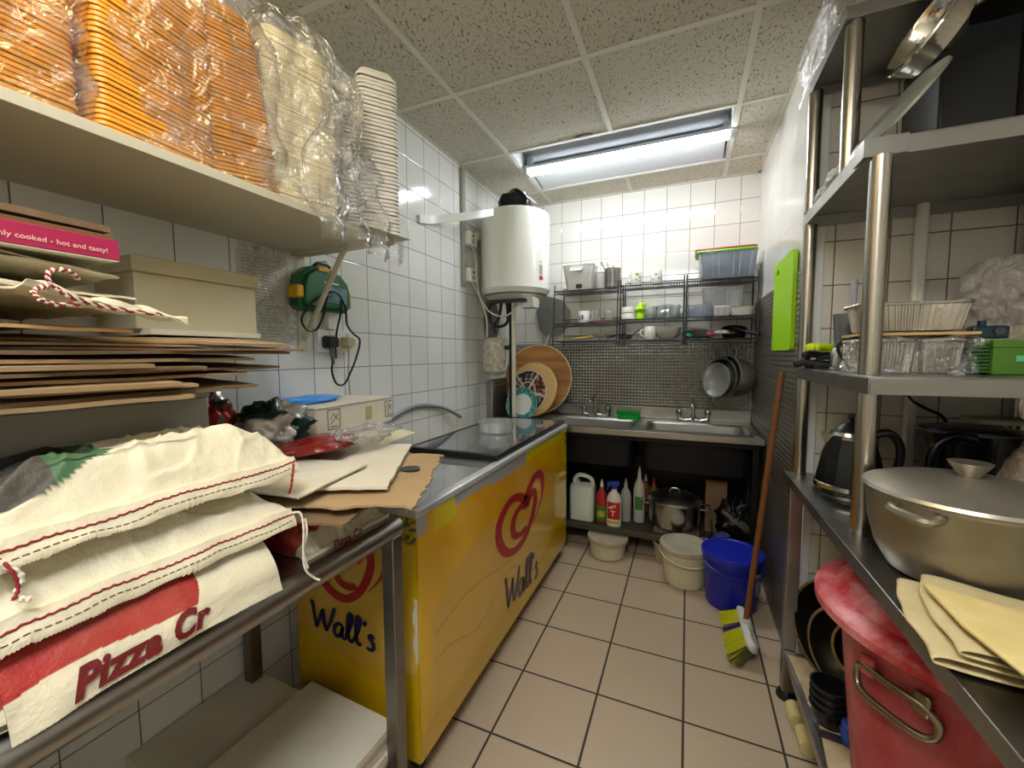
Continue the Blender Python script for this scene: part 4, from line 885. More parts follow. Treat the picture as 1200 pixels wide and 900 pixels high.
bam = mat('bamboo', '#d3b273', .5, vary=(4, .4, '#bd9755', (1, 1, 12)))
t = thing('serving_tray', 'pale round bamboo tray with a picture centre, leaning on the wooden board', 'tray', (-1.07, 2.86, .815))
b = B(); disc(b, (-1.075, 2.90, 1.017), .208, .02, 14, yaw=-10); b.build('rim', bam, t)
M = Matrix.Translation((-1.11, 2.885, 1.005)) @ rotm('Z', -10) @ rotm('X', 76)
def picf(u, v):
    r = .165*v; a = u*2*math.pi; return M @ Vector((r*math.cos(a), r*math.sin(a), .0))
def piccol(u, v):
    sec = (u*5+.15) % 1
    if min(sec, 1-sec) < .035/max(v, .2) or v > .96 or abs(v-.42) < .03: return C3('#cfc6b8')
    k = nz(u*30, v*6, int(u*5+.15)); base = [C3('#5a2f26'), C3('#27302c'), C3('#6a3a2c'), C3('#2f2b22'), C3('#463029')][int(u*5+.15) % 5]
    return mix3(base, C3('#b5a08a'), sstep(.05, .45, k))
b = B(); b.grid(picf, 140, 36, 0, piccol, th=-.002); b.build('picture', mat('picture_print', '#ffffff', .15, vcol=True), t)
t = thing('plate', 'small white plate with a teal patterned rim in front of the bamboo tray', 'plate', (-1.09, 2.70, .81))
M2 = Matrix.Translation((-1.098, 2.755, .922)) @ rotm('Z', -6) @ rotm('X', 74)
def plf(u, v):
    r = .125*v; a = u*2*math.pi; z = .012*sstep(.62, 1, v); return M2 @ Vector((r*math.cos(a), r*math.sin(a), -z if False else z))
def plc(u, v):
    if v < .62: return C3('#dfe0da')
    if v > .97: return C3('#9fc4bd')
    return mix3(C3('#1f7f7c'), C3('#8fc9c0'), sstep(0, .4, nz(math.cos(u*6.283)*9, math.sin(u*6.283)*9, v*12)))
b = B(); b.grid(plf, 96, 30, 0, plc, th=.003); b.build('plate', mat('glazed_plate', '#ffffff', .12, vcol=True), t)
t = thing('chopping_board', 'narrow purple chopping board standing at the left end of the sink', 'chopping board', (-1.29, 2.9, .815))
B().prism([(0, 0), (.17, 0), (.17, .22), (.12, .24), (.05, .24), (0, .22)], lambda x, y, z: (-1.255+x*.6, 2.98+z-.0*y, .814+y), .010).build('board', mat('purple_plastic', '#3d1f66', .4), t, bevel=.003)
# ------------------------------------------------------------ hanging aluminium pans
def hangpot(c, r, h, tilt, yaw, label, loops=True, m=alu, name='saucepan'):
    t = thing(name, label, 'pan', c); M = Matrix.Translation(c) @ rotm('Z', yaw) @ rotm('X', tilt)
    b = B(); b.lathe([(.001, -h), (r*.86, -h), (r*.93, -h+.012), (r*.97, -.012), (r*1.05, -.004), (r*1.05, .0), (r*.98, .0), (r*.90, -h+.014), (.001, -h+.008)], (0, 0, 0), 48, M); b.build('pan', m, t)
    if loops:
        for a0 in (loops if isinstance(loops, tuple) else (90, 270)):
            a = R(a0); d = Vector((math.cos(a), math.sin(a), 0)); e = Vector((-math.sin(a), math.cos(a), 0))
            pts = [M @ (d*(r*1.0)+e*.03+Vector((0, 0, -.014))), M @ (d*(r*1.0+.045)+e*.026+Vector((0, 0, -.008))), M @ (d*(r*1.0+.055)+Vector((0, 0, -.006))), M @ (d*(r*1.0+.045)-e*.026+Vector((0, 0, -.008))), M @ (d*(r*1.0)-e*.03+Vector((0, 0, -.014)))]
            b = B(); b.tube(smooth_pts(pts, 6), .005, 8); b.build('handle', m, t)
    return t
hangpot((.215, 2.935, 1.14), .132, .135, 84, -50, 'outermost and deepest aluminium pan hanging on the back wall', (75, 255))
hangpot((.192, 2.915, 1.128), .124, .10, 84, -50, 'middle aluminium pan nested in the hanging set', (95, 200), ssd)
hangpot((.166, 2.893, 1.115), .106, .06, 84, -50, 'innermost shallow aluminium pan with a pale inside, in the hanging set', False, mat('pale_aluminium', '#c4c6c5', .35, .9))
b = B(); b.tube(smooth_pts([(.285, 3.158, 1.30), (.285, 3.08, 1.305), (.285, 3.04, 1.29), (.285, 3.03, 1.305)], 6), .004, 8); tag(b.build('wall_hook', chrome), 'steel hook on the back wall holding the nested pans', 'hook')
# ------------------------------------------------------------ aluminium pizza peel
t = thing('pizza_peel', 'grey angular aluminium pizza peel hanging left of the wire shelves', 'peel', (-.96, 3.12, 1.3))
B().prism([(-.03, 0), (.03, 0), (.145, .08), (.165, .20), (.10, .285), (-.06, .335), (-.115, .20), (-.09, .06)], lambda x, y, z: (-1.01+x, 3.135+z, 1.42+y*1.0), .003).build('blade', mat('peel_grey', '#8f918d', .5, .8, vary=(14, .5, '#77786f')), t)
b = B(); b.tube([(-1.015, 3.13, 1.44), (-1.04, 3.12, 1.34), (-1.055, 3.115, 1.30)], [.012, .014, .012], 10); b.build('handle', mat('peel_handle', '#b9bab5', .4, .8), t)
# ------------------------------------------------------------ wire shelf racks on the back wall
wire = mat('dark_chrome_wire', '#4b4b4d', .3, .9)
def wire_rack(x0, x1, label, zs, yf, yb_=3.13):
    t = thing('wire_rack', label, 'wire rack', ((x0+x1)/2, 3.0, 1.37), 'wire racks fixed to the back wall')
    for (x, y) in ((x0, yf), (x1, yf), (x0, yb_), (x1, yb_)):
        yy = y+.05 if y == yf else y
        b = B(); b.tube([(x, y, zs[0]-.03), (x, yy, zs[-1]+.045)], .0045, 8); b.build('post', wire, t)
    for z in zs:
        b = B(); yfz = yf+.05*(z-zs[0])/(zs[-1]-zs[0])
        for (yy, zz) in ((yfz, z), (yfz, z-.022), (yb_, z), (yb_, z+.05)): b.tube([(x0, yy, zz), (x1, yy, zz)], .0035, 6)
        for x in (x0, x1): b.tube([(x, yfz, z), (x, yb_, z)], .0035, 6)
        n = int((x1-x0)/.0155)
        for k in range(n+1):
            x = x0+(x1-x0)*k/n; b.tube([(x, yfz, z-.022), (x, yfz, z), (x, yb_, z), (x, yb_, z+.05)], .0016, 4, caps=False)
        b.build('shelf', wire, t)
Z1, Z2, Z3 = 1.375, 1.545, 1.745
wire_rack(-.895, -.445, 'left wire rack, nearest the water heater', (Z1, 1.50, Z3-.01), 2.84)
wire_rack(-.43, -.03, 'middle wire rack of the three on the back wall', (Z1, Z2-.03, Z3), 2.86)
wire_rack(-.015, .385, 'right wire rack, in the corner by the cladding', (Z1, Z2-.03, Z3), 2.86)
S1, S2a, S2, S3 = Z1+.004, 1.504, Z2-.026, Z3+.004
# top shelf things
t = thing('plastic_bin', 'white tapered plastic bin with a black window, on the top left wire shelf', 'bin', (-.725, 2.97, S3))
b = B(); b.loft([(.085, .065, 0, .03), (.088, .068, .004, .03), (.112, .09, .165, .03), (.116, .094, .17, .03), (.110, .088, .17, .03), (.08, .06, .01, .03)], (-.725, 2.965, S3-.01), capt=True); b.build('body', whitepl, t)
b = B(); b.loft([(.022, .016, 0, .01), (.022, .016, .003, .01)], (-.718, 2.8935, S3+.015), M=rotm('X', 84), capt=True); b.build('window', blackpl, t)
b = B(); b.loft([(.045, .012, 0, .01), (.045, .012, .014, .01)], (-.733, 2.876, S3+.128), M=rotm('X', 84), capt=True); b.build('grip', mat('grip_grey', '#c9cac6', .5), t)
tub('beaker', 'white plastic beaker between the white bin and the cutlery holder', 'beaker', (-.585, 3.04, S3-.01), .055, .13, whitepl, .8)
perf = mat('perforated_steel', '#8f8d88', .35, 1)
t = thing('cutlery_holder', 'perforated steel cutlery holder on the top wire shelf', 'cutlery holder', (-.495, 2.95, S3))
b = B(); b.lathe([(.001, 0), (.052, 0), (.055, .004), (.055, .128), (.058, .132), (.053, .132), (.050, .006), (.001, .005)], (-.495, 2.96, S3-.005), 36); b.build('cup', perf, t)
b = B()
for i in range(7):
    for k in range(14):
        a = -math.pi/2+(k-6.5)*.16; z = S3+.028+i*.0125
        M_ = Matrix.Translation((-.495+.0553*math.cos(a), 2.96+.0553*math.sin(a), z)) @ Matrix.Rotation(a, 4, 'Z') @ rotm('Y', 90)
        b.lathe([(.001, 0), (.0033, 0)], (0, 0, 0), 6, M_)
b.build('perforations', blackpl, t, kind='stuff')
for i, (dx, dy, lab) in enumerate(((-.09, -.01, 'left-leaning table knife sticking out of the cutlery holder'), (.005, .0, 'upright fork in the cutlery holder'), (-.05, .03, 'steel spoon leaning back in the cutlery holder'))):
    b = B(); b.tube([(-.495+dx*.1, 2.96+dy*.2, S3+.01), (-.495+dx*.75, 2.96+dy, S3+.155)], [.003, .0045], 6); b.ob((-.495+dx*.82, 2.96+dy*1.05, S3+.165), (.012, .004, .03), (0, dx*400*.6, 0)); tag(b.build('cutlery', chrome), lab, 'cutlery')
def mug(label, c, r, h, m, ang=0, deco=None, name='mug', handle=True):
    t = thing(name, label, name, c)
    b = B(); b.lathe([(.001, 0), (r*.9, 0), (r, .006), (r, h-.002), (r*.98, h), (r*.93, h-.002), (r*.92, .008), (.001, .007)], c, 32); b.build('cup', m, t)
    if handle:
        a = R(ang); d = Vector((math.cos(a), math.sin(a), 0)); C_ = Vector(c)
        b = B(); b.tube(smooth_pts([C_+d*r*.95+Vector((0, 0, h*.8)), C_+d*(r+.022)+Vector((0, 0, h*.75)), C_+d*(r+.026)+Vector((0, 0, h*.45)), C_+d*r*.95+Vector((0, 0, h*.2))], 6), .0045, 8); b.build('handle', m, t)
    if deco:
        b = B()
        def onm(x, y, z): a = -math.pi/2+x/r; return (c[0]+(r+.0008+z)*math.cos(a), c[1]+(r+.0008+z)*math.sin(a), c[2]+y)
        for (x, y, s_) in deco[1]: b.prism([(x+s_*math.cos(q*1.05), y+s_*.8*math.sin(q*1.05)) for q in range(6)], onm, .0006)
        b.build('decoration', deco[0], t)
    return t
wm = mat('white_china', '#e6e4de', .15)
mug('white mug with green floral print, left of two on the middle top wire shelf', (-.335, 2.95, S3), .037, .092, wm, 200, (mat('floral_print', '#7d9a4a', .3), [(.01, .07, .014), (.03, .05, .010), (.005, .035, .008), (.025, .03, .006)]))
mug('white mug with grey and orange print, right of two on the middle top wire shelf', (-.205, 2.95, S3), .037, .09, wm, 60, (mat('grey_orange_print', '#a7a49c', .3), [(.0, .06, .012), (.02, .035, .010), (-.02, .03, .007)]))
def box(name, label, c, hx, hy, h, m, ribs=None, lid=None, parent=None):
    t = thing(name, label, 'storage box', c); b = B()
    b.loft([(hx*.86, hy*.86, 0, .015), (hx*.88, hy*.88, .004, .015), (hx*.97, hy*.97, h-.01, .02), (hx, hy, h-.008, .02), (hx, hy, h, .02), (hx*.96, hy*.96, h, .02), (hx*.85, hy*.85, .006, .015)], c, capt=True); b.build('body', m, t)
    b = B()
    for f in (-.55, -.32, .2, .42, .8):
        b = B(); b.tube([(c[0]+hx*f*.88, c[1]-hy*.88, c[2]+.004), (c[0]+hx*f*.98, c[1]-hy*.975, c[2]+h-.012)], .0022, 5); b.build('rib', tubpl, t)
    if lid:
        for k, (z, m_, dx, nm) in enumerate(lid):
            b = B(); b.loft([(hx*1.03, hy*1.03, z, .02), (hx*1.04, hy*1.04, z+.004, .02), (hx*1.02, hy*1.02, z+.01, .02)], (c[0]+dx, c[1], c[2]+h), capt=True); b.build('lid', m_, t, label=nm)
    return t
box('storage_box', 'clear plastic storage box under green and red lids on the top right wire shelf', (.215, 2.985, S3), .165, .11, .165, boxpl, lid=((0, mat('lime_plastic', '#7ed41e', .35), -.012, 'lime green lid'), (.012, mat('red_lid_plastic', '#b33a2e', .4), -.015, 'red lid')))
# middle shelf
mug('white mug with red rim and purple picture on the left wire rack', (-.69, 2.93, S2a), .040, .085, wm, 10, (mat('purple_print', '#4b2a6c', .3), [(-.01, .035, .018), (.0, .05, .008)]))
b = B(); b.lathe([(.0405, .074), (.041, .085), (.0395, .086)], (-.69, 2.93, S2a), 32); tag(b.build('mug_rim_band', mat('red_lid_plastic')), 'red painted band of the mug', 'band') if False else None
def glass(label, c, r, h, handle=None):
    t = thing('drinking_glass', label, 'glass', c)
    b = B(); b.lathe([(.001, 0), (r*.8, 0), (r*.86, .004), (r, h), (r*.95, h), (r*.8, .012), (.001, .012)], c, 28); b.build('glass', glassm, t)
    if handle is not None:
        a = R(handle); d = Vector((math.cos(a), math.sin(a), 0)); C_ = Vector(c); b = B(); b.tube(smooth_pts([C_+d*r*.95+Vector((0, 0, h*.85)), C_+d*(r+.025)+Vector((0, 0, h*.8)), C_+d*(r+.026)+Vector((0, 0, h*.4)), C_+d*r*.9+Vector((0, 0, h*.25))], 6), .004, 8); b.build('handle', glassm, t)
t = tag(B().loft([(.10, .055, 0, .01), (.105, .06, .012, .01), (.10, .055, .012, .01), (.095, .05, .003, .01)], (-.545, 2.93, S2a), capt=True).build('shallow_tray', mat('pink_lattice', '#c08a96', .45)), 'shallow pink tray under the glasses on the left wire rack', 'tray')
glass('clear tumbler beside the printed mug, left of two in the pink tray', (-.60, 2.93, S2a+.0035), .034, .085)
glass('clear tumbler at the right end of the pink tray', (-.51, 2.93, S2a+.0035), .034, .085)
mug('lower of two stacked white cups at the left of the middle wire rack', (-.385, 2.95, S2), .044, .042, wm, 20)
mug('upper of two stacked white cups at the left of the middle wire rack', (-.385, 2.95, S2+.043), .046, .042, wm, 20)
t = thing('juicer', 'lime green plastic citrus squeezer on the middle wire rack', 'squeezer', (-.305, 2.96, S2)); lime = mat('lime_bright', '#a8d80c', .35)
b = B(); b.lathe([(.001, 0), (.03, 0), (.028, .035), (.02, .05), (.035, .06), (.038, .07), (.03, .075), (.012, .115), (.001, .12)], (-.305, 2.96, S2), 20); b.build('body', lime, t)
b = B(); b.ob((-.28, 2.95, S2+.10), (.03, .02, .02), (0, 30, 0)); b.build('spout', lime, t, bevel=.005)
for i, x in enumerate((-.245, -.17, -.085)):
    glass(['leftmost of three glass mugs on the middle wire rack', 'second of three glass mugs on the middle wire rack', 'third glass mug, at the right of the middle wire rack'][i], (x, 2.94, S2), .036, .085, 20)
t = thing('glass_bowl', 'large clear glass bowl upside down behind the glass mugs', 'bowl', (-.14, 3.05, S2))
b = B(); b.lathe([(.105, 0), (.10, .03), (.08, .075), (.045, .10), (.001, .105), (.001, .101), (.043, .097), (.076, .072), (.096, .03), (.101, .0)], (-.14, 3.03, S2), 40); b.build('bowl', glassm, t)
box('storage_box', 'tall clear plastic box standing on the middle right wire shelf', (.20, 3.04, S2), .125, .075, .19, clear('clear_box_plastic2', opac=.35, rough=.15, gloss=.35, haze='#e9edf2'))
box('storage_box', 'low clear plastic tub at the left front of the right wire rack', (.065, 2.935, S2), .075, .06, .075, boxpl)
box('storage_box', 'small ribbed white basket between the clear tub and the white tray on the right rack', (.19, 2.93, S2), .05, .055, .06, clear('white_basket', opac=.6, gloss=.2))
t = thing('food_tray', 'white oval food tray at the right end of the middle wire shelf', 'tray', (.31, 2.93, S2)); b = B(); b.loft([(.055, .04, 0, .03), (.075, .055, .05, .04), (.079, .058, .052, .04), (.07, .05, .05, .035), (.05, .036, .006, .03)], (.305, 2.93, S2), capt=True); b.build('tray', whitepl, t)
# bottom shelf
for i, (x, dx, col, lab) in enumerate(((-.80, .09, '#d5c24a', 'yellow-handled spatula lying at the left of the bottom wire shelf'), (-.74, .16, '#b9bab8', 'long steel slotted spoon on the bottom left wire shelf'), (-.60, .14, '#c9cac8', 'broad cake slice on the bottom left wire shelf'))):
    t = thing('spatula', lab, 'utensil', (x, 2.92, S1)); b = B(); b.ob((x, 2.90+i*.02, S1+.012+.004*i), (dx, .05, .003), (0, 4, 5)); b.build('blade', ssd if i else mat('yellow_tool', col, .5), t, bevel=.001)
    b = B(); b.tube([(x+dx*.5, 2.905+i*.02, S1+.014+.004*i), (x+dx*.5+.13, 2.92+i*.02, S1+.03+.008*i)], [.006, .009], 8); b.build('handle', mat('tool_handle_%d' % i, ('#d5c24a', '#8f9092', '#2a2a2c')[i], .4), t)
t = thing('ladle', 'curved steel ladle on the bottom shelf of the middle rack', 'ladle', (-.35, 2.95, S1)); b = B(); b.lathe([(.001, 0), (.035, .006), (.05, .03), (.052, .03), (.036, .004), (.001, -.002)], (-.40, 2.95, S1+.004), 24); b.build('bowl', ssd, t)
b = B(); b.tube(smooth_pts([(-.36, 2.95, S1+.03), (-.31, 2.95, S1+.07), (-.25, 2.95, S1+.085), (-.20, 2.96, S1+.08)], 6), .006, 8); b.build('handle', ssd, t)
mug('white mug on the bottom shelf of the middle rack', (-.235, 2.91, S1), .038, .085, wm, 200)
t = thing('mixing_bowl', 'pale grey bowl on the bottom shelf of the middle rack', 'bowl', (-.11, 2.94, S1)); b = B(); b.lathe([(.001, 0), (.045, 0), (.07, .025), (.083, .075), (.086, .076), (.074, .024), (.046, -.002)], (-.125, 2.94, S1+.003), 40); b.build('bowl', mat('pale_bowl', '#b9bcb8', .2), t)
t = thing('frying_pan', 'dark frying pan with a teal handle on the bottom shelf of the right rack', 'pan', (.05, 2.97, S1)); b = B(); b.lathe([(.001, 0), (.075, 0), (.095, .03), (.098, .031), (.077, .004), (.001, .004)], (.06, 3.0, S1+.012), 36, M=rotm('X', 18)); b.build('pan', mat('worn_pan', '#5b5552', .4, .5), t)
b = B(); b.tube([(.03, 2.93, S1+.02), (-.0, 2.85, S1+.022), (.015, 2.83, S1+.02)], [.008, .012, .011], 10); b.build('handle', mat('teal_handle', '#1fa277', .4), t)
t = thing('domed_cover', 'bright steel saucepan lid on the bottom shelf of the right rack', 'lid', (.2, 2.93, S1)); b = B(); b.lathe([(.088, .0), (.09, .006), (.075, .022), (.03, .03), (.001, .03)], (.19, 2.92, S1+.025), 40); b.build('lid', chrome, t)
b = B(); b.tube([(.11, 2.86, S1+.02), (.15, 2.84, S1+.022)], .013, 10); b.build('handle', mat('red_handle', '#8e1c22', .4), t)
t = thing('saucepan', 'black saucepan with its long handle to the right, bottom right wire shelf', 'pan', (.32, 2.95, S1)); b = B(); b.lathe([(.001, 0), (.065, 0), (.072, .045), (.075, .045), (.067, -.002)], (.27, 3.0, S1+.02), 36, M=rotm('X', 22)); b.build('pan', blackm, t)
b = B(); b.tube([(.27, 2.95, S1+.06), (.34, 2.90, S1+.035), (.395, 2.87, S1+.02)], [.008, .012, .012], 10); b.build('handle', blackpl, t)
# ------------------------------------------------------------ under the sink
U = .1635
t = thing('jerrycan', 'white plastic jerrycan at the left end under the sink', 'jerrycan', (-.64, 2.70, U)); jw = mat('jerrycan_plastic', '#cfd6cc', .35, vary=(2, .3, '#b9c4b8'))
jc = (-.635, 2.71)
b = B(); b.loft([(.078, .055, 0, .025), (.082, .06, .006, .03), (.083, .06, .22, .03), (.078, .055, .235, .03), (.05, .03, .245, .02)], (jc[0], jc[1], U), capt=True); b.build('body', jw, t)
b = B(); b.tube(smooth_pts([(jc[0]-.055, jc[1], U+.23), (jc[0]-.055, jc[1], U+.27), (jc[0]-.02, jc[1], U+.30), (jc[0]+.05, jc[1], U+.285), (jc[0]+.068, jc[1], U+.25), (jc[0]+.065, jc[1], U+.22)], 6), .014, 10); b.build('handle', jw, t)
b = B(); b.cyl((jc[0]-.045, jc[1]+.02, U+.235), (jc[0]-.045, jc[1]+.02, U+.262), .018, n=16); b.build('cap', mat('grey_white'), t)
def bottle(label, c, r, h, m, cap, capm, flat=.7, lab=None, name='bottle'):
    t = thing(name, label, 'bottle', c); b = B(); b.lathe([(.001, 0), (r*.95, 0), (r, .006), (r, h*.62), (r*.8, h*.74), (r*.34, h*.84), (r*.34, h*.9), (.001, h*.9)], c, 32, sy=flat); b.build('body', m, t)
    b = B()
    if cap == 'spray':
        b.cyl((c[0], c[1], c[2]+h*.88), (c[0], c[1], c[2]+h*.96), r*.42, n=14); b.ob((c[0]-.006, c[1]-.005, c[2]+h*1.0), (.075, .026, .03), (0, -8, 0)); b.ob((c[0]-.036, c[1]-.005, c[2]+h*.93), (.012, .012, .05), (0, 24, 0))
    else:
        b.cyl((c[0], c[1], c[2]+h*.88), (c[0], c[1], c[2]+h*1.0), r*.36, r*.22, 14); b.cyl((c[0], c[1], c[2]+h), (c[0], c[1], c[2]+h*1.06), r*.14, n=10)
    b.build('trigger' if cap == 'spray' else 'cap', capm, t, bevel=.002)
    if lab:
        b = B()
        for (z0_, z1_, a0, a1, m_) in lab:
            b.grid(lambda u, v: (c[0]+(r+.001)*math.cos(-math.pi/2+lerp(a0, a1, u)), c[1]+(r+.001)*flat*math.sin(-math.pi/2+lerp(a0, a1, u)), c[2]+lerp(z0_, z1_, v)*h), 12, 2, m_)
        b.build('label', [mat('lab_red', '#b5201f', .4), mat('lab_white', '#e6e2d4', .4), mat('lab_green', '#3f7f2c', .4), mat('lab_yellow', '#c7b23a', .4)], t)
    return t
tB = bottle('red cleaner bottle with a clear spray neck, beside the jerrycan', (-.505, 2.70, U), .037, .27, mat('red_bottle', '#b02a2c', .3), 'cap', whitepl, .75, ((.05, .42, -1.3, 1.3, 2), (.15, .3, -.8, .8, 3)))
tB = bottle('white spray bottle with a blue and white trigger and red label, front of the shelf', (-.418, 2.665, U), .047, .28, mat('spray_white', '#dedccf', .35), 'spray', mat('blue_trigger', '#273a9a', .35), .6, ((.18, .58, -1.0, 1.0, 0), (.08, .14, -.8, .8, 3)))
b = B(); c_ = (-.418, 2.665, U)
text(b, 'BEST', lambda x, y, z: (c_[0]-.03+x, c_[1]-.030-z-.002*math.cos((x-.03)*40), c_[2]+.118+y+.3*x), .022, .1, .0008); text(b, 'T', lambda x, y, z: (c_[0]-.018+x, c_[1]-.0305-z, c_[2]+.072+y), .05, 0, .001)
b.build('label_lettering', mat('lab_white'), tB)
bottle('grey-white bleach bottle behind the spray bottle', (-.36, 2.78, U), .036, .27, mat('bleach_grey', '#a9aaa4', .4), 'cap', mat('bleach_grey'), .75)
bottle('tall white bottle with a dark label, right of the spray bottles', (-.275, 2.80, U), .037, .35, mat('lotion_white', '#bcbab0', .4), 'cap', mat('lotion_white'), .8, ((.25, .5, -.7, .7, 2),))
bottle('red-capped dark bottle at the back under the sink', (-.19, 2.90, U), .035, .27, mat('amber_dark', '#6b4a1e', .4), 'cap', mat('red_bottle'), .8)
bottle('orange bottle pushed to the back under the sink beside the steel pot', (-.25, 2.98, U), .035, .26, mat('orange_bottle', '#8a4a1c', .4), 'cap', whitepl, .8)
# steel stockpot on a patterned box
t = thing('cardboard_tray', 'low speckled cardboard tray under the lidded steel pot', 'tray', (-.05, 2.72, U)); B().box(-.17, .09, 2.655, 2.86, U, U+.035).build('tray', mat('speckled_card', '#7a6c58', .8, vary=(60, .9, '#332c24')), t, bevel=.002)
t = thing('stockpot', 'wide lidded stainless steel pot under the sink', 'pot', (-.055, 2.75, U+.036)); px, py, pz = -.055, 2.76, U+.037; st2 = mat('polished_steel', '#b3b0a8', .2, 1)
b = B(); b.lathe([(.001, 0), (.13, 0), (.145, .008), (.152, .03), (.154, .15), (.160, .155), (.160, .158), (.148, .156), (.146, .01), (.001, .008)], (px, py, pz), 56); b.build('pot', st2, t)
b = B(); b.lathe([(.163, .157), (.165, .162), (.158, .168), (.12, .192), (.06, .205), (.001, .208), (.001, .203), (.06, .20), (.155, .163)], (px, py, pz), 56); ld = b.build('lid', mat('lid_aluminium', '#b9b9b7', .3, 1), t)
b = B(); b.tube(smooth_pts([(px-.03, py, pz+.204), (px-.02, py, pz+.228), (px+.02, py, pz+.228), (px+.03, py, pz+.204)], 6), .005, 8); b.build('lid_handle', chrome, ld)
for s_ in (-1, 1):
    b = B(); b.tube(smooth_pts([(px+s_*.15, py-.04-.02, pz+.13), (px+s_*.20, py-.045, pz+.135), (px+s_*.20, py+.025, pz+.135), (px+s_*.15, py+.04, pz+.13)], 6), .005, 8); b.build('handle', chrome, t)
t = thing('wire_stand', 'bent steel rack lying right of the steel pot', 'rack', (.11, 2.66, U)); b = B(); b.tube(smooth_pts([(.10, 2.66, U+.01), (.145, 2.66, U+.01), (.16, 2.66, U+.05), (.15, 2.66, U+.14)], 6), .006, 8); b.build('bar', chrome, t)
tag(B().box(.125, .245, 2.80, 2.815, U, U+.33).build('flattened_carton', cardd), 'brown cardboard panel standing behind the black bags under the sink', 'cardboard')
lump('refuse_sack', 'crumpled black refuse sacks with pale lines under the right sink bowl', 'sack', (.275, 2.77, U+.10), (.09, .10, .12), mat('black_bin_liner', '#101113', .25, bump=(30, 1, .01)), 4, .35, 2.5, crease=.4, flat=.15)
b = B()
for k in range(7): b.tube(smooth_pts([(.21+.020*k, 2.672+.004*k, U+.20-.012*k), (.24+.020*k, 2.655, U+.165-.012*k), (.275+.016*k, 2.66, U+.13-.012*k)], 5), .0016, 5)
tag(b.build('drawstring', mat('pale_string', '#8e8c84', .6)), 'pale drawstrings looped over the black refuse sacks', 'string')
lump('cloth', 'balled mauve cloth in front of the black refuse sacks', 'cloth', (.215, 2.66, U+.03), (.045, .03, .03), mat('mauve_cloth', '#474a86', .8), 6, .3, 2, crease=.3)
# buckets on the floor
def bucket(label, c, r, h, m, taper=.88, lid=None, rimw=.006, bail=None, name='bucket', labelp=None):
    t = thing(name, label, 'bucket', c); b = B()
    b.lathe([(.001, .001), (r*taper-.004, .001), (r*taper, .005), (r*.975, h*.80), (r*1.0, h*.80), (r*1.0, h*.815), (r*.98, h*.82), (r*.985, h*.90), (r+rimw, h*.905), (r+rimw, h), (r*.96, h), (r*taper*.97, .01), (.001, .008)], c, 56); b.build('body', m, t)
    if lid:
        b = B(); b.lathe([(r+rimw+.003, h-.022), (r+rimw+.005, h-.006), (r+rimw+.002, h+.004), (r*.95, h+.006), (r*.93, h+.001), (r*.5, h-.001), (.001, h)], c, 56); b.build('lid', lid, t)
    if bail:
        a0, zz = bail; pts = []
        for k in range(13):
            a = R(a0)+math.pi*k/12; rad = r+rimw+.006; dz = -.33*h*math.sin(math.pi*k/12)
            pts.append((c[0]+rad*math.cos(a), c[1]+rad*math.sin(a), c[2]+h*.84+dz*zz))
        b = B(); b.tube(pts, .004, 8); b.build('bail_handle', m if name == 'bucket' else whitepl, t)
    return t
cb = mat('cream_bucket', '#c9c1a2', .4, vary=(3, .2, '#b8af8e'))
def place(px_, py_, r): pass
bucket('cream bucket tucked under the shelf edge below the cleaning bottles', (-.445, 2.60, 0), .118, .117, cb, .92, mat('dirty_lid', '#b3ab94', .5, vary=(9, .7, '#8d8570')))
bucket('cream bucket with a dirty lid and hanging handle, on the floor beside the blue bucket', (.012, 2.44, 0), .125, .215, cb, .84, mat('dirty_lid', '#b3ab94', .5, vary=(9, .7, '#8d8570')), bail=(195, .55))
bucket('cream bucket mostly hidden behind the lidded cream bucket', (-.075, 2.66-.0, 0), .095, .120, mat('cream_bucket_old', '#a79f84', .5), .9)
blu = mat('blue_plastic', '#151d8e', .32)
tb = bucket('blue bucket with a blue lid on the floor behind the broom', (.235, 2.315, 0), .135, .275, blu, .88, mat('blue_lid', '#1a25a8', .35, vary=(8, .3, '#141c86')), bail=(200, .4))
b = B(); c_ = (.235, 2.315, 0); r_ = .131
b.grid(lambda u, v: (c_[0]+(r_+.003*v)*math.cos(-.78+.42*u), c_[1]+(r_+.003*v)*math.sin(-.78+.42*u), .10+.11*v), 10, 4); b.build('label', mat('blue_white_label', '#a9b0c2', .4, vary=(60, .7, '#5c688f')), tb)
# ------------------------------------------------------------ broom leaning in the corner
t = thing('broom', 'broom with a brown wooden handle and yellow-green bristles on the floor tiles', 'broom', (.22, 1.99, 0))
b = B(); b.tube([(.262, 1.985, .095), (.37, 2.045, 1.205)], .0125, 14); b.build('handle', mat('broom_wood', '#6b3f1c', .4, vary=(4, .6, '#85512a', (1, 1, .2))), t)
hd = Matrix.Translation((.258, 1.985, .072)) @ rotm('Z', 92) @ rotm('X', -112) @ rotm('X', 170-10)
b = B(); b.loft([(.145, .022, 0, .02), (.15, .026, .01, .02), (.13, .02, .03, .02)], (0, 0, 0), M=hd, capt=True); b.build('head', mat('broom_head', '#c6c7c0', .4), t)
b = B(); b.cyl(tuple(hd @ Vector((0, 0, .02))), (.264, 1.986, .125), .02, .017, 14); b.build('socket', mat('broom_head'), t)
yb_ = mat('yellow_bristle', '#c3c41a', .6); pb_ = mat('purple_bristle', '#3a2f7a', .6); db_ = mat('dark_bristle', '#4a4a20', .6)
random.seed(8); bl = {0: B(), 1: B(), 2: B()}
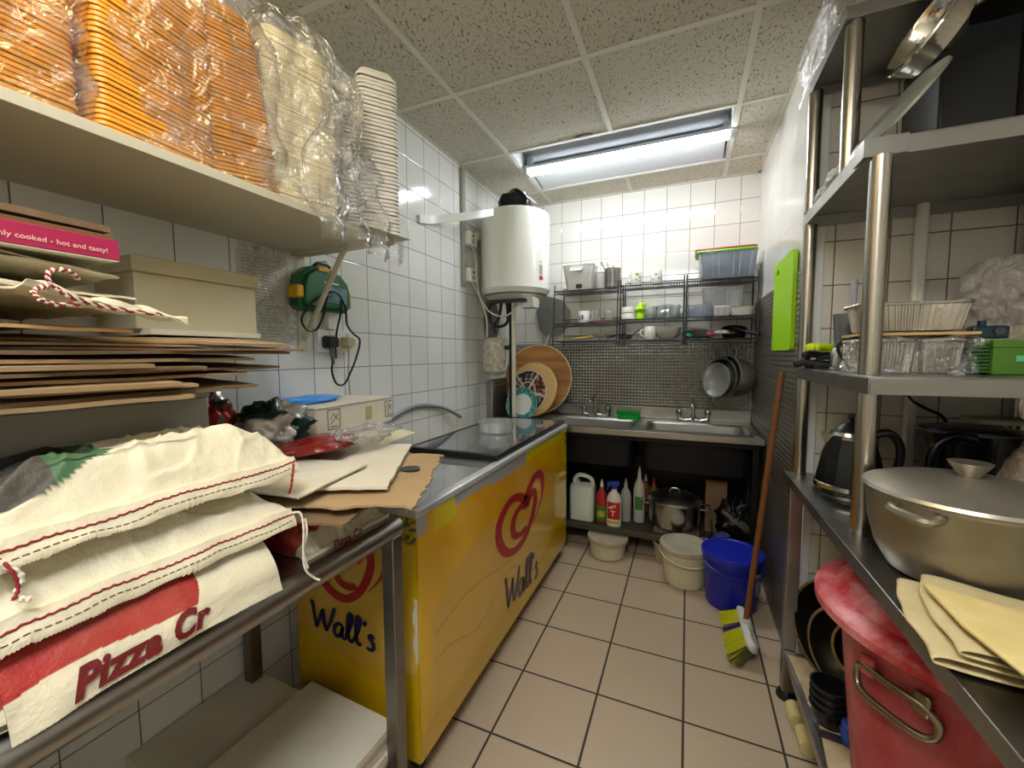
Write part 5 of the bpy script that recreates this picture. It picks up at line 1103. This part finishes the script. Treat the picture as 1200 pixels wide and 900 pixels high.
for i in range(900):
    u = random.uniform(-1, 1); v = random.uniform(-1, 1); p0 = hd @ Vector((u*.135, v*.018, .002)); sp = .03*v
    p1 = hd @ Vector((u*.165+random.uniform(-.006, .006), v*.035+random.uniform(-.004, .004), -.082+random.uniform(-.010, .006)))
    if p1.z < .003: p1.z = .003
    k = 1 if abs(u-.12) < .12 else (2 if v < -.80 or abs(u) > .95 else 0)
    bl[k].tube([p0, p1], [.0016, .0012], 3, caps=False)
for k, m_ in ((0, yb_), (1, pb_), (2, db_)): bl[k].build('bristles', m_, t, kind='stuff')
# ------------------------------------------------------------ steel work table with overshelves on the right
def slab(b, x0, x1, y0, y1, zb, zt, lip=.003):
    """folded sheet shelf: thin top with turned-down lips"""
    b.box(x0, x1, y0, y1, zt-.003, zt)
    b.box(x0, x0+lip, y0, y1, zb, zt-.003); b.box(x1-lip, x1, y0, y1, zb, zt-.003); b.box(x0+lip, x1-lip, y0, y0+lip, zb, zt-.003); b.box(x0+lip, x1-lip, y1-lip, y1, zb, zt-.003)
TX0, TX1 = .337, 1.0
t = thing('work_table', 'steel work table along the right side with a shelf below', 'table', (.65, 1.1, 0))
b = B(); b.box(TX0, TX1, .28, 1.765, .818, .85); b.build('table_top', mat('table_steel', '#9b9a96', .28, 1, vary=(18, .5, '#7f7d78'), bump=(40, .12, .001, (.06, 1, 1)), rvary=(7, .4)), t, bevel=.002)
for (x, y) in ((.37, 1.735), (.37, .34), (.96, 1.735), (.96, .34)):
    lg = B().box(x-.02, x+.02, y-.02, y+.02, .03, .818).build('leg', ss, t, bevel=.003); B().lathe([(.001, 0), (.034, .001), (.034, .012), (.022, .03), (.001, .03)], (x, y, 0), 20).build('foot', blackpl, lg)
b = B(); slab(b, .352, .99, .40, 1.71, .165, .195); b.build('lower_shelf', ss, t, bevel=.001)
t = thing('shelf_rack', 'three-tier steel shelf rack standing on the right-hand work table', 'rack', (.65, 1.45, .85))
rs = mat('rack_steel', '#94938e', .3, 1, rvary=(8, .42), bump=(30, .1, .001, (18, 1, 1)))
def shelf(y0, zb, zt, nm='shelf'):
    b = B(); slab(b, .362, .99, y0, 1.765, zb, zt); b.build(nm, rs, t, bevel=.001)
shelf(1.12, 1.192, 1.231); shelf(1.205, 1.722, 1.762); shelf(1.40, 2.158, 2.195)
b = B(); b.box(.3600, .435, 1.198, 1.2045, 1.722, 1.7635); b.box(.355, .3605, 1.198, 1.26, 1.722, 1.7635); b.build('corner_bracket', rs, t, bevel=.001)
def post(x, y, z0, z1, r=.0205):
    b = B(); b.cyl((x, y, z0), (x, y, z1), r, n=28); b.build('post', mat('post_steel', '#b2aea4', .26, 1, vary=(3, .4, '#8f8878', (1, 1, .1))), t)
for (x, y, s_) in ((.390, 1.205, 0), (.378, 1.735, 1), (.93, 1.735, 1), (.93, 1.205, 0)):
    post(x, y, .8505, 1.1915); post(x, y, 1.2315, 1.7215) if s_ or True else 0
    post(x+(.0 if s_ else 0), y if s_ else 1.425, 1.7625, 2.1575)
# ------------------------------------------------------------ on the table top
t = thing('kettle', 'black faceted kettle on the table behind the round steel post', 'kettle', (.455, 1.50, .85)); kc = (.452, 1.50, .8505)
b = B(); b.lathe([(.001, 0), (.085, .0), (.088, .012), (.084, .02), (.001, .021)], kc, 40); b.build('power_base', blackpl, t)
b = B(); b.lathe([(.001, .022), (.083, .022), (.085, .03), (.082, .06), (.070, .13), (.055, .18), (.047, .195), (.001, .20)], kc, 14); b.build('body', mat('kettle_black', '#0e0f10', .2, .3, vary=(30, .5, '#1d1e20')), t, ang=10)
b = B(); b.lathe([(.083, .030), (.0875, .034), (.0865, .046), (.0825, .048)], kc, 40); b.build('chrome_band', chrome, t)
b = B(); b.lathe([(.049, .185), (.052, .19), (.048, .199)], kc, 32); b.build('neck_ring', chrome, t)
b = B(); b.lathe([(.046, .196), (.036, .215), (.014, .228), (.008, .235), (.012, .243), (.010, .252), (.001, .255)], kc, 24); b.build('lid', blackpl, t)
b = B(); b.add([(kc[0]-.045, kc[1]-.02, kc[2]+.19), (kc[0]-.045, kc[1]+.02, kc[2]+.19), (kc[0]-.075, kc[1], kc[2]+.195), (kc[0]-.06, kc[1], kc[2]+.15)], [(0, 1, 2), (0, 2, 3), (1, 3, 2), (0, 3, 1)]); b.build('spout', chrome, t)
b = B(); b.tube(smooth_pts([(kc[0]+.045, kc[1], kc[2]+.19), (kc[0]+.09, kc[1], kc[2]+.20), (kc[0]+.115, kc[1], kc[2]+.15), (kc[0]+.10, kc[1], kc[2]+.05), (kc[0]+.08, kc[1], kc[2]+.04)], 6), .011, 10); b.build('handle', blackpl, t)
t = thing('casserole', 'large grey cast aluminium pot with a domed lid and cup-shaped knob', 'pot', (.498, 1.045, .85)); pc = (.498, 1.045, .8505)
ca = mat('cast_aluminium', '#a39d8d', .36, .85, vary=(7, .6, '#857e6e'), bump=(14, .15, .004))
b = B(); b.lathe([(.001, 0), (.095, .0), (.112, .006), (.130, .04), (.143, .09), (.148, .15), (.152, .155), (.152, .16), (.140, .16), (.134, .09), (.10, .012), (.001, .01)], pc, 64); b.build('pot', ca, t)
b = B(); b.lathe([(.153, .160), (.156, .164), (.152, .170), (.12, .182), (.07, .192), (.001, .197), (.001, .190), (.14, .168)], pc, 64); ld = b.build('lid', mat('cast_lid', '#b4aea0', .38, .8, vary=(5, .5, '#979080'), bump=(10, .12, .004)), t)
b = B(); b.lathe([(.001, .195), (.014, .196), (.017, .200), (.029, .220), (.031, .224), (.027, .223), (.001, .215)], pc, 36); b.build('knob', ca, ld)
b = B(); b.tube(smooth_pts([(pc[0]-.128, pc[1]-.06, pc[2]+.145), (pc[0]-.142, pc[1]-.085, pc[2]+.142), (pc[0]-.115, pc[1]-.13, pc[2]+.140), (pc[0]-.088, pc[1]-.118, pc[2]+.143)], 6), .009, 8); b.build('lug_handle', ca, t)
t = thing('slow_cooker', 'large black cooker with a thick loop handle at the back of the table', 'cooker', (.735, 1.56, .85)); bk_ = mat('gloss_navy_black', '#0c1118', .22)
b = B(); b.lathe([(.001, 0), (.085, .0), (.10, .012), (.104, .17), (.112, .205), (.108, .217), (.06, .226), (.001, .228)], (.745, 1.57, .8505), 48, sy=.9); b.build('body', bk_, t)
b = B(); b.tube(smooth_pts([(.70, 1.46, 1.055), (.655, 1.45, 1.06), (.620, 1.45, 1.03), (.612, 1.45, .96), (.622, 1.45, .90), (.66, 1.47, .88)], 8), .013, 12); b.build('handle', bk_, t)
b = B(); b.lathe([(.105, .206), (.113, .207), (.112, .212), (.105, .215)], (.745, 1.57, .8505), 48, sy=.9); b.build('rim_line', mat('dull_trim', '#4b5157', .3, .6), t)
tag(B().loft([(.06, .045, 0, .01), (.062, .047, .012, .01), (.055, .04, .016, .01)], (.82, 1.62, 1.0795), capt=True).build('food_box_cover', mat('aged_white', '#b9b3a2', .45)), 'off-white plastic cover lying on top of the black cooker', 'cover')
b = B(); b.tube(smooth_pts([(.66, 1.755, 1.19), (.68, 1.755, 1.13), (.72, 1.752, 1.10), (.77, 1.75, 1.06), (.80, 1.75, .90)], 6), .005, 8); tag(b.build('power_cord', blackpl), 'black flex drooping down the alcove tiles behind the cooker', 'cord')
lump('bean_bag', 'clear bag of mottled pale beans slumped beside the cast pot', 'bag', (.745, 1.24, .925), (.10, .11, .17), mat('bagged_beans', '#8f8069', .35, vary=(60, .9, '#5d5040'), bump=(70, 1, .006), coat=.5), 7, .2, 2, crease=.2, flat=.55)
# bread cloth and flatbread at the near end
cl = mat('floury_cloth', '#cdbd8f', .85, vary=(12, .4, '#b7a678'), bump=(60, .3, .002))
t = thing('tea_towel', 'cream floury cloth folded under the flatbread on the table edge', 'cloth', (.40, .82, .85))
b = B()
PF = smooth_pts([(.55, .8535, 0), (.42, .8535, 0), (.335, .854, 0), (.318, .859, 0), (.322, .867, 0), (.36, .868, 0), (.46, .866, 0), (.50, .869, 0), (.47, .873, 0), (.37, .874, 0), (.345, .878, 0), (.352, .886, 0), (.40, .885, 0), (.52, .880, 0)], 6)
def clf(u, v):
    k = u*(len(PF)-1); i = min(int(k), len(PF)-2); p = PF[i].lerp(PF[i+1], k-i); d = p.x-.318
    w_ = .004*nz(p.x*14, v*6, p.y*60)
    return (p.x+.05*v*v+.012*nz(v*3, p.y*30), .715+.235*v-.25*d*(1-v)*.3-.35*d*v+.01*nz(p.x*9, 2), .0015+p.y+max(0, w_)+.006*sstep(.0, .5, v)*max(0, nz(v*4, p.x*5)))
b.grid(clf, 110, 40, th=.0018); b.build('cloth', cl, t, ang=180)
t = thing('flatbread', 'flat triangular pale yellow flatbread folded over on the cream cloth', 'flatbread', (.44, .74, .89))
fbm = mat('flatbread_dough', '#dcc98a', .75, vary=(14, .5, '#c6ae68'), bump=(30, .2, .003))
b = B(); b.prism([(.365, .865), (.50, .80), (.62, .72), (.60, .56), (.40, .60), (.375, .66), (.362, .75)], lambda x, y, z: (x, y, .897+z-.10*max(0, .66-y)+.0*x), .008); b.build('bread', fbm, t, bevel=.003)
# ------------------------------------------------------------ on the middle overshelf
Q = 1.232
foil = mat('crinkled_foil', '#c9c5ba', .28, .9, bump=(45, .7, .004), vary=(20, .3, '#8f8a7c'))
def foil_tray(label, c, hx, hy, h, group=None):
    t = thing('foil_tray', label, 'foil tray', c, group); b = B(); n = 232; rings = []
    prof = [(.80, 0), (.82, .002), (.93, h-.006), (.985, h-.004), (1.0, h), (.975, h+.003), (.93, h), (.80, .005)]
    vs = []; fs = []
    for j, (k, z) in enumerate(prof):
        for i in range(n):
            a = 2*math.pi*i/n; cx_, sy_ = math.cos(a), math.sin(a); p = 7; q = (abs(cx_)**p+abs(sy_)**p)**(-1/p)
            rip = 1+(.022 if 0 < j < 3 or j == 6 else .004)*(1 if (i//2) % 2 else -1)
            vs.append((c[0]+hx*k*q*cx_*rip, c[1]+hy*k*q*sy_*rip, c[2]+z+.0015*nz(i*.4, j)))
    for j in range(len(prof)-1):
        for i in range(n): fs.append((j*n+i, j*n+(i+1) % n, (j+1)*n+(i+1) % n, (j+1)*n+i))
    fs.append(tuple(range(n-1, -1, -1))); b.add(vs, fs); b.build('tray', foil, t, ang=25); return t
foil_tray('open foil tray on the card, topmost of the foil tray pile on the rack', (.505, 1.365, 1.336), .115, .06, .068)
tag(B().prism([(.39, 1.29), (.62, 1.295), (.63, 1.43), (.40, 1.44)], lambda x, y, z: (x, y, 1.3245+z), .006).build('cardboard_sheet', mat('tan_card')), 'tan card sheet separating the open foil tray from the bagged ones', 'cardboard')
tp = foil_tray('foil tray inside the clear bag, left of the pair under the card', (.452, 1.355, Q+.001), .062, .065, .080)
foil_tray('foil tray inside the clear bag, right of the pair under the card', (.557, 1.36, Q+.001), .045, .065, .080)
bag('plastic_bag', 'clear crackly bag around the lower foil trays on the rack', (.512, 1.355, Q+.0005), .090, .118, .075, filmg, 12, .93, .003, wr=.008, n=40)
gb = mat('green_card_box', '#4d7a1f', .5, vary=(7, .3, '#3e6618'))
t = thing('tea_box', 'grass-green cardboard box at the right of the rack shelf', 'box', (.70, 1.32, Q))
B().box(.632, .80, 1.275, 1.40, Q, Q+.078).build('body', gb, t, bevel=.002)
B().box(.6305, .8015, 1.2735, 1.4015, Q+.060, Q+.0785).build('lid', gb, t, bevel=.002)
b = B(); b.prism([(.668, 1.262), (.70, 1.262), (.70, 1.275), (.668, 1.275)], lambda x, y, z: (x, 1.2733-z, y), .0006); b.build('sticker', mat('mint_sticker', '#5fc48a', .4), t)
b = B()
for k in range(9): b.box(.603, .6315, 1.285, 1.36, Q+.004+k*.008, Q+.009+k*.008)
tag(b.build('card_holder', mat('dark_green_card', '#2d5a22', .5)), 'dark green ridged carton tight against the left of the grass-green box', 'box')
t = thing('toy_gadget', 'small dark blue moulded gadget on top of the grass-green box', 'gadget', (.655, 1.34, 1.312)); nb = mat('petrol_plastic', '#0f2c3c', .3)
b = B(); b.ob((.655, 1.35, 1.330), (.065, .03, .03)); b.build('body', nb, t, bevel=.004)
b = B(); b.cyl((.645, 1.35, 1.345), (.645, 1.35, 1.358), .008, n=12); b.build('knob', nb, t); b = B(); b.cyl((.668, 1.334, 1.332), (.668, 1.330, 1.332), .009, n=14); b.build('dial', mat('dull_trim'), t)
bag('carrier_bag', 'frosted white carrier bag holding a pale bowl at the back of the rack shelf', (.80, 1.56, Q+.001), .30, .12, .10, clear('milky_bag', opac=.5, rough=.3, bump=(18, 1, .02), gloss=.2, haze='#d8cfc2', vary=(8, .75)), 15, .30, .0, wr=.03, n=48)
t = thing('bowl', 'pale yellow bowl inside the frosted carrier bag on the rack', 'bowl', (.80, 1.56, Q+.003)); b = B(); b.lathe([(.001, 0), (.05, 0), (.075, .05), (.085, .11), (.087, .11), (.078, .05), (.05, -.001)], (.80, 1.56, Q+.006), 36); b.build('bowl', mat('pale_yellow_bowl', '#c9c295', .4), t)
def glove(label, c, m, rz, sc=1, fold=0):
    t = thing('work_glove', label, 'glove', c); b = B(); M = Matrix.Translation(c) @ rotm('Z', rz)
    b.loft([(.045*sc, .032*sc, 0, .02), (.05*sc, .036*sc, .008, .03), (.045*sc, .03*sc, .018, .02)], (0, 0, 0), M=M, capt=True)
    for k in range(4): b.tube(smooth_pts([M @ Vector((.03*sc, (-.026+.017*k)*sc, .010)), M @ Vector((.065*sc, (-.03+.019*k)*sc, .014)), M @ Vector(((.09+.006*(k in (1, 2)))*sc, (-.03+.020*k)*sc, .009))], 5), [.0095*sc]*10+[.006*sc], 8)
    b.tube(smooth_pts([M @ Vector((-.01*sc, -.03*sc, .010)), M @ Vector((.015*sc, -.055*sc, .014)), M @ Vector((.04*sc, -.065*sc, .010))], 5), .009*sc, 8)
    b.build('glove', m, t); b = B(); b.loft([(.022*sc, .034*sc, 0, .012), (.024*sc, .036*sc, .009, .015), (.02*sc, .032*sc, .018, .012)], (0, 0, 0), M=M @ Matrix.Translation((-.062*sc, 0, .001)), capt=True); b.build('cuff', m, t); t.scale = (1, 1, 1.35)
fab = mat('black_glove', '#15171b', .7, bump=(120, .4, .002)); fly = mat('lime_glove', '#c5e01a', .6)
glove('black work glove lying nearest the rack edge, by the lime board', (.418, 1.655, Q+.0005), fab, 172, .9)
glove('second black work glove underneath the lime one on the rack', (.425, 1.63, Q+.029), fab, 150, .8)
glove('lime yellow work glove on top of the black gloves on the rack', (.436, 1.62, Q+.054), fly, 200, .85)
t = thing('hand_blender', 'silver-based appliance with a grey cup and upright tube beside the gloves', 'appliance', (.46, 1.535, Q)); bc_ = (.437, 1.52, Q+.0005)
b = B(); b.lathe([(.001, .0), (.040, .0), (.042, .004), (.040, .055), (.034, .065), (.001, .066)], bc_, 32); b.build('base', chrome, t)
b = B(); b.lathe([(.001, .067), (.032, .067), (.038, .16), (.040, .165), (.036, .165), (.031, .075)], bc_, 32); b.build('cup', clear('smoky_cup', opac=.6, rough=.15, haze='#7f8694', gloss=.3), t)
b = B(); b.cyl((bc_[0]+.012, bc_[1]+.01, bc_[2]+.08), (bc_[0]+.012, bc_[1]+.01, bc_[2]+.265), .0085, n=14); b.build('tube', mat('lavender_tube', '#a9abb8', .3), t)
b = B(); b.tube(smooth_pts([(bc_[0]+.04, bc_[1]-.03, bc_[2]+.12), (bc_[0]-.005, bc_[1]-.05, bc_[2]+.11), (bc_[0]-.035, bc_[1]-.045, bc_[2]+.07), (bc_[0]-.02, bc_[1]-.04, bc_[2]+.03)], 6), .0045, 8); b.build('flex', blackpl, t)
# ------------------------------------------------------------ on the upper overshelves
wp = mat('crumpled_white', '#cfd0cc', .7, bump=(40, .6, .004))
lump('crumpled_paper', 'crumpled white paper at the left edge of the upper rack shelf, nearest the lens', 'paper', (.388, 1.50, 1.787), (.022, .05, .026), wp, 3, .4, 2.5, crease=.4, flat=.1)
lump('crumpled_paper', 'crumpled white paper at the far left of the upper rack shelf', 'paper', (.388, 1.62, 1.782), (.02, .05, .022), wp, 9, .4, 2.5, crease=.4, flat=.1)
t = thing('pan_lid', 'grey metal lid leaning on the upper rack shelf', 'lid', (.43, 1.33, 1.763)); n_ = Vector((-.76, -.10, .60)).normalized()
Mn = Matrix.Translation((.452, 1.33, 1.862)) @ n_.to_track_quat('Z', 'Y').to_matrix().to_4x4()
b = B(); b.lathe([(.001, .012), (.09, .010), (.118, .0), (.122, -.004), (.122, .002), (.118, .006), (.09, .016), (.001, .018)], (0, 0, 0), 48, Mn); b.build('lid', mat('lid_grey', '#a4a7a0', .35, .7), t)
t = thing('steel_pan', 'shiny steel pan with a black band high up under the top rack shelf', 'pan', (.50, 1.32, 1.97)); Mp = Matrix.Translation((.50, 1.335, 2.045)) @ rotm('Y', -62) @ rotm('X', 14)
b = B(); b.lathe([(.001, -.06), (.06, -.058), (.085, -.04), (.096, .0), (.100, .004), (.098, .008), (.090, .0), (.08, -.036), (.055, -.05), (.001, -.052)], (0, 0, 0), 48, Mp, sx=1.0, sy=.85); b.build('pan', mat('mirror_steel', '#c8c4ba', .12, 1, bump=(6, .3, .01)), t)
b = B(); b.tube(smooth_pts([Mp @ Vector((.09, .03, .01)), Mp @ Vector((.11, 0, .0)), Mp @ Vector((.09, -.04, .012)), Mp @ Vector((.02, -.085, .02))], 8), .009, 8); b.build('black_band', blackpl, t)
b = B(); b.tube(smooth_pts([Mp @ Vector((-.08, 0, .0)), (.60, 1.33, 2.09), (.70, 1.35, 2.10), (.80, 1.38, 2.11)], 8), [.012]*12+[.014]*13, 10); b.build('long_handle', mat('mirror_steel'), t)
b = B(); b.tube([(.50, 1.335, 2.00), (.478, 1.333, 1.955)], .006, 8); b.build('hook', chrome, t)
tag(B().box(.60, .755, 1.50, 1.72, 1.7625, 2.13).build('black_crate', mat('black_card_box', '#10151b', .45), bevel=.006), 'tall black box standing at the back of the upper rack shelf', 'box')
tag(B().box(.765, .97, 1.48, 1.715, 1.7625, 2.10).build('brown_box', mat('dark_brown_box', '#3a2f22', .6), bevel=.004), 'dark brown carton beside the black box on the upper rack shelf', 'box')
b = B(); b.grid(lambda u, v: (.357-.012*abs(math.sin(u*9+v*2))-.01*nz(u*5, v*3), 1.42+.42*u+.02*nz(v*3, 1), 2.20+.20*(v-.35)*(1 if v > .35 else .55)+.01*nz(u*7, v*6)), 50, 24); tag(b.build('plastic_film', clear('rolled_film', opac=.12, rough=.15, bump=(20, 1, .02), gloss=.4, vary=(10, .35)), ang=180), 'clear plastic film hanging over the edge of the top rack shelf', 'plastic sheet')
b = B(); b.loft([(.10, .16, 0, .02), (.11, .17, .08, .03), (.09, .15, .14, .03)], (.50, 1.60, 2.1955), capt=True); tag(b.build('film_pack', clear('film_pack_m', opac=.5, rough=.2, gloss=.3, haze='#cfd0c8')), 'pack of clear lids in film on the top rack shelf', 'pack')
# lime chopping board hung on the right wall
t = thing('chopping_board', 'lime green chopping board hanging flat on the right-hand wall', 'chopping board', (.40, 2.2, 1.5))
b = B(); y0, y1, z0, z1 = 2.02, 2.42, 1.296, 1.712
hole = [(2.33+.032*math.cos(a), 1.664+.014*math.sin(a)) for a in [2*math.pi*k/16 for k in range(16)]]
out = []
for q, (sx, sy) in enumerate(((1, 1), (-1, 1), (-1, -1), (1, -1))):
    for k in range(4):
        a = math.pi/2*(q+k/3); out.append(((y1 if sx > 0 else y0)-sx*.02+.02*math.cos(a), (z1 if sy > 0 else z0)-sy*.02+.02*math.sin(a)))
X0, X1 = .388, .4035
vs = [(X0, *p) for p in out]+[(X0, *p) for p in hole]+[(X1, *p) for p in out]+[(X1, *p) for p in hole]
fs = []
for o in (0, 32):
    for k in range(16):
        f = (o+k, o+(k+1) % 16, o+16+(k+1) % 16, o+16+k); fs.append(f if o else tuple(reversed(f)))
for k in range(16): fs.append((k, (k+1) % 16, 32+(k+1) % 16, 32+k)); fs.append((16+(k+1) % 16, 16+k, 48+k, 48+(k+1) % 16))
b.add(vs, fs); b.build('board', mat('lime_board', '#a6e010', .4), t)
tag(B().box(.668, .70, 1.752, 1.7795, .2, 2.4).build('wall_pipe', whitepl, bevel=.008), 'white vertical trunking on the alcove tiles behind the rack', 'trunking')
# ------------------------------------------------------------ under the work table
L = .1955
redm = mat('floury_red_plastic', '#a31d24', .42, vary=(7, .6, '#cb8084', (1, 1, .5)), bump=(20, .1, .002)); redl = mat('red_lid_floury', '#b4202b', .38, vary=(16, .75, '#dc9a9b'))
t = thing('storage_bin', 'big red lidded plastic bin dusted with flour under the right work table', 'bin', (.615, 1.19, L)); rc = (.612, 1.195, L+.0005)
b = B(); b.lathe([(.001, .0), (.195, 0), (.205, .01), (.245, .44), (.262, .45), (.266, .475), (.255, .478), (.24, .46), (.20, .012), (.001, .01)], rc, 72); b.build('body', redm, t)
b = B(); b.lathe([(.268, .47), (.290, .466), (.300, .474), (.300, .492), (.288, .503), (.255, .510), (.235, .535), (.20, .550), (.12, .560), (.001, .562), (.001, .55), (.22, .53), (.26, .485)], rc, 72); b.build('lid', redl, t)
ha = math.radians(215); hm = mat('tarnished_steel', '#9c937c', .3, 1, vary=(14, .6, '#6f6650'))
def onr(s_, z, o=0): a = ha+s_/.255; rr_ = .2055+.04*(z/.44)+.012+o; return (rc[0]+rr_*math.cos(a), rc[1]+rr_*math.sin(a), rc[2]+z)
b = B(); b.tube(smooth_pts([onr(-.055, .395), onr(-.078, .375), onr(-.072, .345, .006), onr(-.04, .335, .01), onr(.04, .335, .01), onr(.072, .345, .006), onr(.078, .375), onr(.055, .395), onr(0, .397)], 8, True), .0078, 12, closed=True); b.build('handle', hm, t)
for s_ in (-.052, .052):
    b = B(); p = onr(s_, .398, -.004); b.ob(p, (.03, .014, .045), (0, 0, math.degrees(ha)+90)); b.build('handle_bracket', redm if s_ < 0 else hm, t, bevel=.005)
def tilted(name, label, cat, c, r, h, n_, m, m2, taper=.6):
    t = thing(name, label, cat, c); Mn = Matrix.Translation(c) @ Vector(n_).normalized().to_track_quat('Z', 'Y').to_matrix().to_4x4()
    b = B(); b.lathe([(.001, -h), (r*taper, -h), (r*.9, -h*.4), (r, -.004), (r+.004, 0), (r-.004, .002), (r*.88, -h*.4), (r*taper*.95, -h+.006), (.001, -h+.006)], (0, 0, 0), 48, Mn); b.build('bowl', m, t)
    b = B(); b.lathe([(r-.002, .002), (r+.006, .003), (r+.006, -.004), (r, -.005)], (0, 0, 0), 48, Mn); b.build('rim', m2, t); return t
dk = mat('dark_tinned_steel', '#2b2a28', .3, .8); rim_m = mat('bowl_rim_steel', '#a8a498', .25, 1)
tilted('mixing_bowl', 'largest dark mixing bowl standing on edge on the lower shelf', 'bowl', (.475, 1.585, .365), .165, .10, (-.80, -.55, .12), dk, rim_m)
tilted('mixing_bowl', 'middle dark bowl nested in the largest one on the lower shelf', 'bowl', (.478, 1.53, .345), .125, .06, (-.80, -.55, .12), dk, rim_m)
tilted('mixing_bowl', 'smallest bowl with a dull steel rim, tucked against the red bin', 'bowl', (.50, 1.49, .385), .075, .04, (-.70, -.60, .35), dk, rim_m)
for k in range(4):
    tag(tub('black_container', ('bottom', 'second', 'third', 'top')[k]+' container of the stack of black tubs beside the red bin', 'container', (.405, 1.40, L+.0005+k*.022), .045, .06, blackpl, .86, n=32), ('lowest', 'second lowest', 'second highest', 'highest')[k]+' of the nested black tubs beside the red bin', 'container')
sheet('wooden_board', 'floury wooden board lying on the lower table shelf', 'board', (.425, 1.55, L+.006), .12, .26, mat('floury_wood', '#a08a66', .7, vary=(8, .6, '#c9bda0')), 4, .0, .005, seed=41, tear=.004)
sheet('wooden_board', 'second worn wooden board, nearer end of the lower table shelf', 'board', (.415, 1.27, L+.014), .10, .24, mat('floury_wood'), -6, .0, .005, seed=43, tear=.004)
b = B(); b.tube(smooth_pts([(.365, 1.335, L+.020), (.40, 1.33, L+.022), (.455, 1.325, L+.020)], 5), .009, 8); tag(b.build('knife_handle', blackpl), 'black knife handle resting on the lower shelf boards', 'knife')
lump('paper_scrap', 'torn white paper scrap among the boards on the lower shelf', 'paper', (.40, 1.42, L+.022), (.03, .05, .008), wp, 13, .4, 2, crease=.3)
lump('blue_cloth', 'blue cloth corner beside the black tubs on the lower shelf', 'cloth', (.435, 1.33, L+.045), (.02, .03, .03), mat('blue_cloth', '#2747a0', .8), 14, .3, 2, crease=.3)
for k, (x, y, lab) in enumerate(((.375, 1.62, 'ribbed cream mop roller on the floor, nearer the table foot'), (.385, 1.52, 'ribbed cream mop roller on the floor, further from the table foot'))):
    t = thing('mop_roller', lab, 'mop head', (x, y, 0)); b = B(); prof = [(.001, -.037)]
    for q in range(19): prof.append((.022 if q % 2 else .026, -.036+q*.004))
    prof.append((.001, .037)); b.lathe(prof, (x, y, .0265), 24, rotm('X', 90) @ rotm('Y', 0)); b.build('roller', mat('cream_sponge', '#c2b57f', .8), t)
